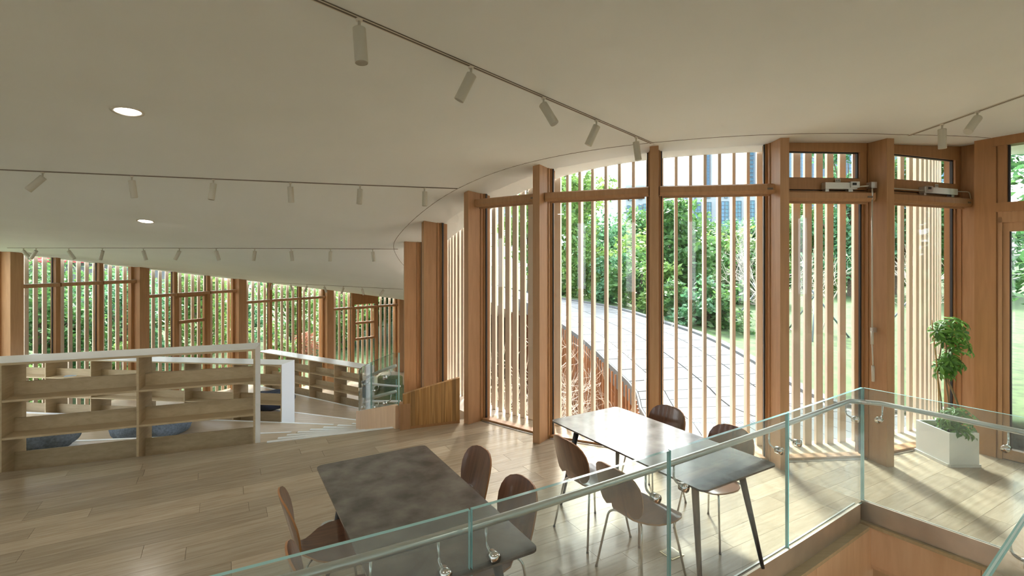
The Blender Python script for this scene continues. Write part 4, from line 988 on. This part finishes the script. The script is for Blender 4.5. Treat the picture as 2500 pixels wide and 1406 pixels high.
# beyond the roof ramp
tree(PD(1392, 19.5, .6), 6.4, 1.75, 5200, .22, LEAF[2], 'feathery light green tree left of the widest windows, taller than its neighbours', 1, .09, .05, .5, blobs=16)
tree(PD(1290, 23, .6), 7.0, 1.9, 4500, .22, LEAF[2], 'light green tree seen between the slats of the narrow window', 2, .09, .05, .3)
tree(PD(1470, 36, 0), 5.2, 3.4, 7000, .34, LEAF[3], 'dark round-crowned tree behind the feathery tree', 3, .2, .1)
tree(PD(1560, 38, 0), 5.8, 3.2, 7000, .34, LEAF[1], 'green tree in front of the building with the rooftop sign', 4, .2, .1)
tree(PD(1665, 36, 0), 5.1, 3.4, 7500, .34, LEAF[1], 'broad green tree left of centre under the glass-banded building', 5, .2, .1)
tree(PD(1755, 38, 0), 5.3, 3.2, 7000, .34, LEAF[3], 'dark green tree right of centre under the glass-banded building', 6, .2, .1)
tree(PD(1850, 37, 0), 5.6, 3.2, 7000, .34, LEAF[1], 'green tree just left of the crank rod window', 7, .2, .1)
tree(PD(1650, 17.5, .1), 4.2, 1.7, 6000, .24, LEAF[1], 'drooping green tree close behind the kerb of the roof ramp', 8, .10, .1, .4)
tree(PD(1545, 22, .3), 2.9, 2.1, 5200, .24, LEAF[2], 'yellow-green bush between the two widest windows', 9, .07, .0, name='bush', cat='bush', group='bushes outside')
tree(PD(1800, 22, .1), 3.3, 1.9, 5000, .24, LEAF[2], 'yellow-green bush behind the bare shrub', 10, .07, .0, name='bush', cat='bush', group='bushes outside')
tree(PD(1440, 25, .3), 2.6, 2.0, 4000, .26, LEAF[0], 'dark bush at the foot of the feathery tree', 11, .07, .0, name='bush', cat='bush', group='bushes outside')
for k, (px, D_, h_, mi, wh) in enumerate(((1370, 22, 2.4, 1, 'below the feathery tree'), (1490, 24, 2.6, 2, 'left of the widest pair of windows'), (1580, 19, 2.3, 1, 'behind the column between the widest windows'), (1640, 23, 2.6, 2, 'at the left of the window nearest the table chairs'), (1710, 20, 2.6, 1, 'in the middle of the window nearest the table chairs'), (1770, 24, 2.8, 0, 'in the shade right of the drooping tree'), (1845, 21, 2.6, 1, 'behind the bare tree on the lawn'), (1930, 30, 3.0, 0, 'at the back of the lawn left'), (2060, 30, 3.0, 1, 'at the back of the lawn centre'), (2200, 32, 3.2, 0, 'at the back of the lawn right'))):
    tree(PD(px, D_, .1 if D_ > 21 else .3), h_, 1.7, 3800, .24, LEAF[mi], 'low leafy bush ' + wh, 120 + k, .06, -.1, 0, 'bushes outside', 'bush', 'bush', 10)
for k, (px, D_, h_, mi, wh) in enumerate(((1345, 19.6, 2.0, 1, 'first'), (1420, 18.4, 2.0, 2, 'second'), (1490, 17.3, 1.9, 3, 'third'), (1555, 16.2, 1.9, 1, 'fourth'), (1615, 15.2, 1.8, 2, 'fifth'), (1670, 14.4, 1.7, 1, 'sixth'), (1722, 13.6, 1.6, 3, 'seventh'), (1775, 13.2, 1.5, 1, 'eighth'))):
    tree(PD(px, D_, .55 if px < 1500 else .3 if px < 1650 else .1), h_, .95, 2300, .17, LEAF[mi], 'low bush right behind the roof ramp kerb, %s from the left' % wh, 160 + k, .04, -.12, 0, 'kerb bushes', 'bush', 'bush', 9)
tree(PD(1970, 27, 0), 5.6, 2.3, 6500, .3, LEAF[2], 'bright green tree seen through the window with the crank rod', 12, .15, .1)
tree(PD(2075, 24, 0), 8.4, 2.5, 7000, .3, LEAF[3], 'tall dark tree at the right of the crank rod window', 13, .15, .1)
tree(PD(2180, 25, 0), 7.2, 2.5, 7000, .3, LEAF[1], 'tall green tree seen left of the potted plant', 14, .15, .1)
tree(PD(2290, 24, 0), 8.8, 2.6, 7000, .3, LEAF[1], 'tall green tree seen behind the potted plant', 15, .15, .1)
tree(PD(2400, 24, 0), 8.0, 2.6, 5000, .3, LEAF[0], 'tall dark tree behind the corner column', 16, .15, .1)
tree(PD(2030, 40, 0), 6.4, 3.6, 6000, .36, LEAF[0], 'dark tree in the second row behind the crank rod window', 17, .2, .1)
tree(PD(2230, 40, 0), 7.0, 3.6, 6000, .36, LEAF[0], 'dark tree in the second row behind the potted plant', 18, .2, .1)
for k, (x_, y_, h_) in enumerate(((9.6, 7.6, 4.6), (10.4, 4.6, 5.0))): tree((x_, y_, -.2), h_, 1.6, 4200, .2, LEAF[0], 'dark tree outside the glazed door, ' + ('nearer the corner column' if k == 0 else 'farther from the corner column'), 140 + k, .1, .0, 0, blobs=14)
# outside the lower reading room
lt = [(-88, 21, 1, 'under the red fascia at the left edge', 3.2), (-92, 24, 1, 'right of the red fascia', 4.6), (-96, 21, 1, 'behind the leftmost bay', 3.9), (-100, 24, 1, 'in the second window from the left', 5.2), (-103, 20.5, 2, 'behind the second wide column', 4.4),
      (-107, 23.5, 0, 'left in the second bay', 5.0), (-110, 20.5, 3, 'in the middle of the second bay', 4.6), (-114, 24, 0, 'right in the second bay', 5.0), (-117, 20.8, 1, 'behind the third wide column', 4.4), (-121, 24, 3, 'left in the third bay', 4.8),
      (-125, 21.5, 0, 'in the middle of the third bay', 4.4), (-129, 25, 3, 'right in the third bay', 4.8), (-134, 27, 1, 'left in the fourth bay', 4.6), (-138, 24, 3, 'behind the opening sash', 4.4), (-143, 22, 1, 'above the armchair', 4.2), (-148, 24, 1, 'beside the courtyard columns', 4.2)]
for k, (p, r, mi, wh, h_) in enumerate(lt):
    c = pol(p, r); tree((c[0], c[1], -2.7), h_, 2.1, 5400, .2, LEAF[2 if p < -118 and k % 3 else {0: 1, 3: 1}.get(mi, mi) if k % 4 else 3], 'leafy tree outside the lower reading room, ' + wh, 40 + k, .1, .02, .1, group='trees outside the lower reading room', blobs=14)
for k, (p, r) in enumerate(((-95, 18.2), (-105, 18), (-113, 18.2), (-124.5, 18.4), (-131.5, 19))):
    c = pol(p, r); tree((c[0], c[1], -2.75), (3.2, 2.7, 2.4, 2.3, 2.2)[k], .8, 2200, .15, LEAF[2], 'sunlit yellow-green shrub outside the lower windows, %s from the left' % ordn[k], 70 + k, .05, .0, 0, 'sunlit shrubs outside the lower windows', 'shrub', 'shrub', 7)
c = pol(-137, 21); tree((c[0], c[1], -2.7), 1.3, 1.1, 1500, .12, LEAF[4], 'reddish low shrub on the lawn outside the fourth window bay', 80, .04, .0, 0, None, 'shrub', 'shrub', 6)

def bare(base, h, lab, seed, spread=.5, depth=4, r0=.03, group='bare shrubs', n0=5, nm='bare_tree'):
    rg = np.random.default_rng(seed); t = thing(nm, lab, 'bare tree', tuple(base), group)
    trunk = MB(); twigs = MB()
    def grow(p, d, L, r, lv):
        k = 4; pts = [p]; q = p
        for i in range(k):
            d = d + rg.normal(size=3) * .13; d[2] += .05; d /= np.linalg.norm(d); q = q + d * L / k; pts.append(q)
        (trunk if lv < 1 else twigs).tube(pts, np.linspace(r, r * .6, k + 1), 5 if lv < 2 else 3, cap=False)
        if lv < depth:
            for i in range(3 if lv < depth - 1 else 4):
                f = rg.uniform(.35, 1.0); pp = pts[min(k, int(f * k) + (1 if i == 0 else 0))]; nd = d + rg.normal(size=3) * spread; nd[2] += .1; nd /= np.linalg.norm(nd); grow(pp, nd, L * rg.uniform(.55, .8), max(.0035, r * .55), lv + 1)
    for i in range(n0):
        d = np.array([rg.normal() * .35, rg.normal() * .35, 1.0]); d /= np.linalg.norm(d); grow(np.array(base) + np.array([rg.normal() * .12, rg.normal() * .12, 0]), d, h * .42, r0, 0)
    trunk.build('stem', twigm, t, True); tag(twigs.build('twigs', twigm, t, True), kind='stuff')
bare((.55, 8.6, -3.2), 4.6, 'bare pale shrub in the courtyard, left of the widest window', 101, .6)
bare((1.15, 9.6, -3.2), 4.7, 'bare pale shrub in the courtyard beneath the white roof edge', 102, .6)
bare((1.0, 7.5, -3.2), 3.6, 'bare pale shrub in the courtyard closest to the bright table', 103, .6)
bare((-.1, 8.9, -3.2), 4.6, 'bare pale shrub in the courtyard behind the narrow window', 104, .6)
b_ = PD(1850, 15.5, 0); bare(b_, 3.6, 'bare pale tree on the lawn left of the crank rod window', 105, .55, n0=3)
b_ = PD(1985, 13.0, 0); bare(b_, 3.4, 'bare pale tree on the lawn seen through the crank rod window', 106, .55, n0=3)
b_ = PD(2235, 14.0, 0); bare(b_, 3.2, 'bare pale tree on the lawn seen left of the potted plant', 107, .55, n0=3)
pole_m = plain('stake_steel', (.10, .14, .15), .5)
for k, (px, D, wh) in enumerate(((1740, 15.0, 'the drooping tree'), (1850, 14.5, 'the bare tree left of the crank rod window'), (1990, 12.5, 'the bare tree in the crank rod window'), (2235, 13.5, 'the bare tree left of the plant'))):
    b_ = np.array(PD(px, D, 0)); st = thing('tree_stake', 'dark crossed stakes bracing ' + wh, 'tree stakes', tuple(b_), 'tree stakes')
    for a in (0, 2.1, 4.2):
        d = np.array([math.cos(a + k), math.sin(a + k), 0]); rod(tuple(b_ + d * 1.0), tuple(b_ - d * .15 + np.array([0, 0, 1.5])), .022, 'stake', pole_m, st, 6)

# ------------------------------------------------------------------ far buildings
def building(px0, px1, D, zt, lab, mat, zb=-1, depth=20):
    x0, x1 = PD(px0, D)[0], PD(px1, D)[0]; b_ = thing('office_tower', lab, 'building', ((x0 + x1) / 2, D, zb)); m = MB(); m.box(x0, x1, D, D + depth, zb, zt); m.build('body', mat, b_); return b_
def zpx(py, D): return H + (Y0 - py) / F * D
def win(b_, px0, px1, py0, py1, D, mat, nx=2, ny=6, nm='window'):
    x0, x1 = PD(px0, D)[0], PD(px1, D)[0]; z1, z0 = zpx(py0, D), zpx(py1, D); m = MB(); m.box(x0, x1, D - .35, D + .05, z0, z1); o = m.build(nm, mat, b_)
    g = MB(); w_ = D * .0006
    for i in range(nx + 1): x = x0 + (x1 - x0) * i / nx; g.box(x - w_, x + w_, D - .45, D - .34, z0, z1)
    for j in range(ny + 1): z = z0 + (z1 - z0) * j / ny; g.box(x0, x1, D - .45, D - .34, z - w_ * .8, z + w_ * .8)
    g.build('mullions', fline, o); return o
D = 120; bA = building(1528, 1905, D, zpx(452, D), 'wide pale stone building with tall glass window bands and rooftop lettering', facade)
for px0, px1, py0, mt, nx in ((1531, 1538, 502, fglass, 1), (1559, 1566, 500, fglass, 1), (1570, 1585, 498, fglass, 2), (1592, 1608, 497, fglass, 2), (1624, 1640, 497, fglass, 2), (1652, 1662, 496, fglass, 2), (1663, 1671, 496, fglass2, 1), (1672, 1678, 496, fglass, 1), (1695, 1709, 495, fglass, 2), (1720, 1735, 494, fglass, 2), (1753, 1758, 493, fglass, 1), (1760, 1767, 492, fglass2, 1), (1769, 1777, 492, fglass, 1), (1793, 1808, 491, fglass, 2), (1824, 1840, 490, fglass, 2), (1855, 1870, 489, fglass, 2), (1880, 1895, 489, fglass, 2)):
    win(bA, px0, px1, py0, 575, D, mt, nx, 9)
for px0, px1, py0, py1 in ((1658, 1677, 477, 480), (1658, 1661, 480, 489), (1674, 1677, 480, 489), (1696, 1699, 476, 488), (1724, 1734, 474, 477), (1724, 1734, 482, 484), (1755, 1765, 473, 475), (1768, 1776, 473, 484), (1793, 1807, 478, 480), (1825, 1838, 470, 476)):
    x0, x1 = PD(px0, D)[0], PD(px1, D)[0]; m = MB(); m.box(x0, x1, D - .3, D + .05, zpx(py1, D), zpx(py0, D)); m.build('parapet_slot', fline, bA)
signm = plain('sign_blue', (.06, .15, .22), .6)
def sign(txt, px, py, size):
    cu = bpy.data.curves.new('sign', 'FONT'); cu.body = txt; cu.size = size; cu.align_x = 'CENTER'; cu.align_y = 'CENTER'; cu.extrude = .15
    to = bpy.data.objects.new('sign', cu); COL.objects.link(to); dg = bpy.context.evaluated_depsgraph_get(); me = bpy.data.meshes.new_from_object(to.evaluated_get(dg)); bpy.data.objects.remove(to)
    me.materials.clear(); me.materials.append(signm); o = obj('sign_character', me, bA); o.matrix_basis = Matrix.Translation((PD(px, D)[0], D - .3, zpx(py, D))) @ Matrix.Rotation(math.pi / 2, 4, 'X')
sign('\u53a6', 1629, 480, 1.15); sign('\u521b', 1563, 483, 1.15)
x_, z_ = PD(1539, D)[0], zpx(483, D); m = MB(); r_ = .62                      # square emblem with a pinched outline
for x0, x1, z0, z1 in ((-r_, -r_ + .2, -r_, r_), (r_ - .2, r_, -r_, r_), (-r_, r_, r_ - .2, r_), (-r_, r_, -r_, -r_ + .2), (-.3, .3, -.1, .1)): m.box(x_ + x0, x_ + x1, D - .4, D - .05, z_ + z0, z_ + z1)
m.build('emblem', plain('sign_pale', (.18, .28, .33), .6), bA)
D2 = 210
b1_ = building(1717, 1747, D2, 130, 'slim white tower with two blue glass stripes', facade2); win(b1_, 1722, 1731, 340, 470, D2, fglass2, 2, 18); win(b1_, 1736, 1741, 340, 470, D2, fglass2, 1, 18)
b2_ = building(1748, 1784, D2 + 30, 140, 'white tower with diagonal bracing', facade2)
dg_ = MB()
for k in range(16):
    z0 = zpx(480 - k * 10, D2 + 30); xa, xb = PD(1755, D2 + 30)[0], PD(1772, D2 + 30)[0]; dg_.tube([(xa, D2 + 29.8, z0), (xb, D2 + 29.8, z0 + 8)], .22, 4); dg_.tube([(xa + 2, D2 + 29.8, z0), (xb - 1.4, D2 + 29.8, z0 + 3)], .2, 4)
tag(dg_.build('braces', fline, b2_), kind='stuff')
b3_ = building(1786, 1817, D2 - 20, 120, 'pale concrete tower with one column of small dark windows', facade2)
for k in range(11): win(b3_, 1800.5, 1804.5, 350 + k * 10.4, 354.5 + k * 10.4, D2 - 20, greyw, 1, 1)
b4_ = building(1819, 1868, D2 - 40, 110, 'apartment tower with stacked blue balconies', facade)
for k in range(11): win(b4_, 1822, 1838, 352 + k * 10.3, 359 + k * 10.3, D2 - 40, fglass, 3, 1, 'balcony')
b5_ = building(1925, 2098, 150, 95, 'blue glass office tower above the window with the crank rod', fglass2)
for k in range(12): win(b5_, 1927 + k * 14, 1939 + k * 14, 330, 540, 150, fglass2 if k % 3 else fglass, 2, 26)
b6_ = building(2205, 2305, 170, 100, 'darker blue glass tower above the potted plant window', fglass)
for k in range(7): win(b6_, 2206 + k * 14, 2218 + k * 14, 330, 520, 170, fglass2, 2, 24)
b7_ = building(1352, 1442, 230, zpx(430, 230), 'pale distant tower behind the feathery tree', facade2)
for k in range(5): win(b7_, 1356 + k * 17, 1368 + k * 17, 440, 560, 230, facade, 2, 12)
b8_ = building(1205, 1270, 240, zpx(370, 240), 'pale distant tower seen between the slats of the narrow window', facade2)
for k in range(3): win(b8_, 1212 + k * 19, 1224 + k * 19, 385, 540, 240, facade, 2, 12)
# low building with the red fascia on the left
x0, x1 = PD(-40, 30)[0], PD(218, 30)[0]; rb_ = thing('pavilion', 'low dark building with a red fascia behind the leftmost windows', 'building', ((x0 + x1) / 2, 30, -2.7))
m = MB(); m.box(x0, x1, 30, 38, -2.7, zpx(641, 30)); m.build('wall', greyw, rb_)
m = MB(); m.box(x0 - .3, x1 + .3, 29.4, 38, zpx(641, 30), zpx(560, 30)); fa = m.build('fascia', redm, rb_)
m = MB(); m.box(x0 - .3, x1 + .3, 29.33, 29.4, zpx(636, 30), zpx(633.5, 30)); m.build('pink_line', pinkm, fa)

for o in bpy.data.objects:
    if '_local' in o: del o['_local']
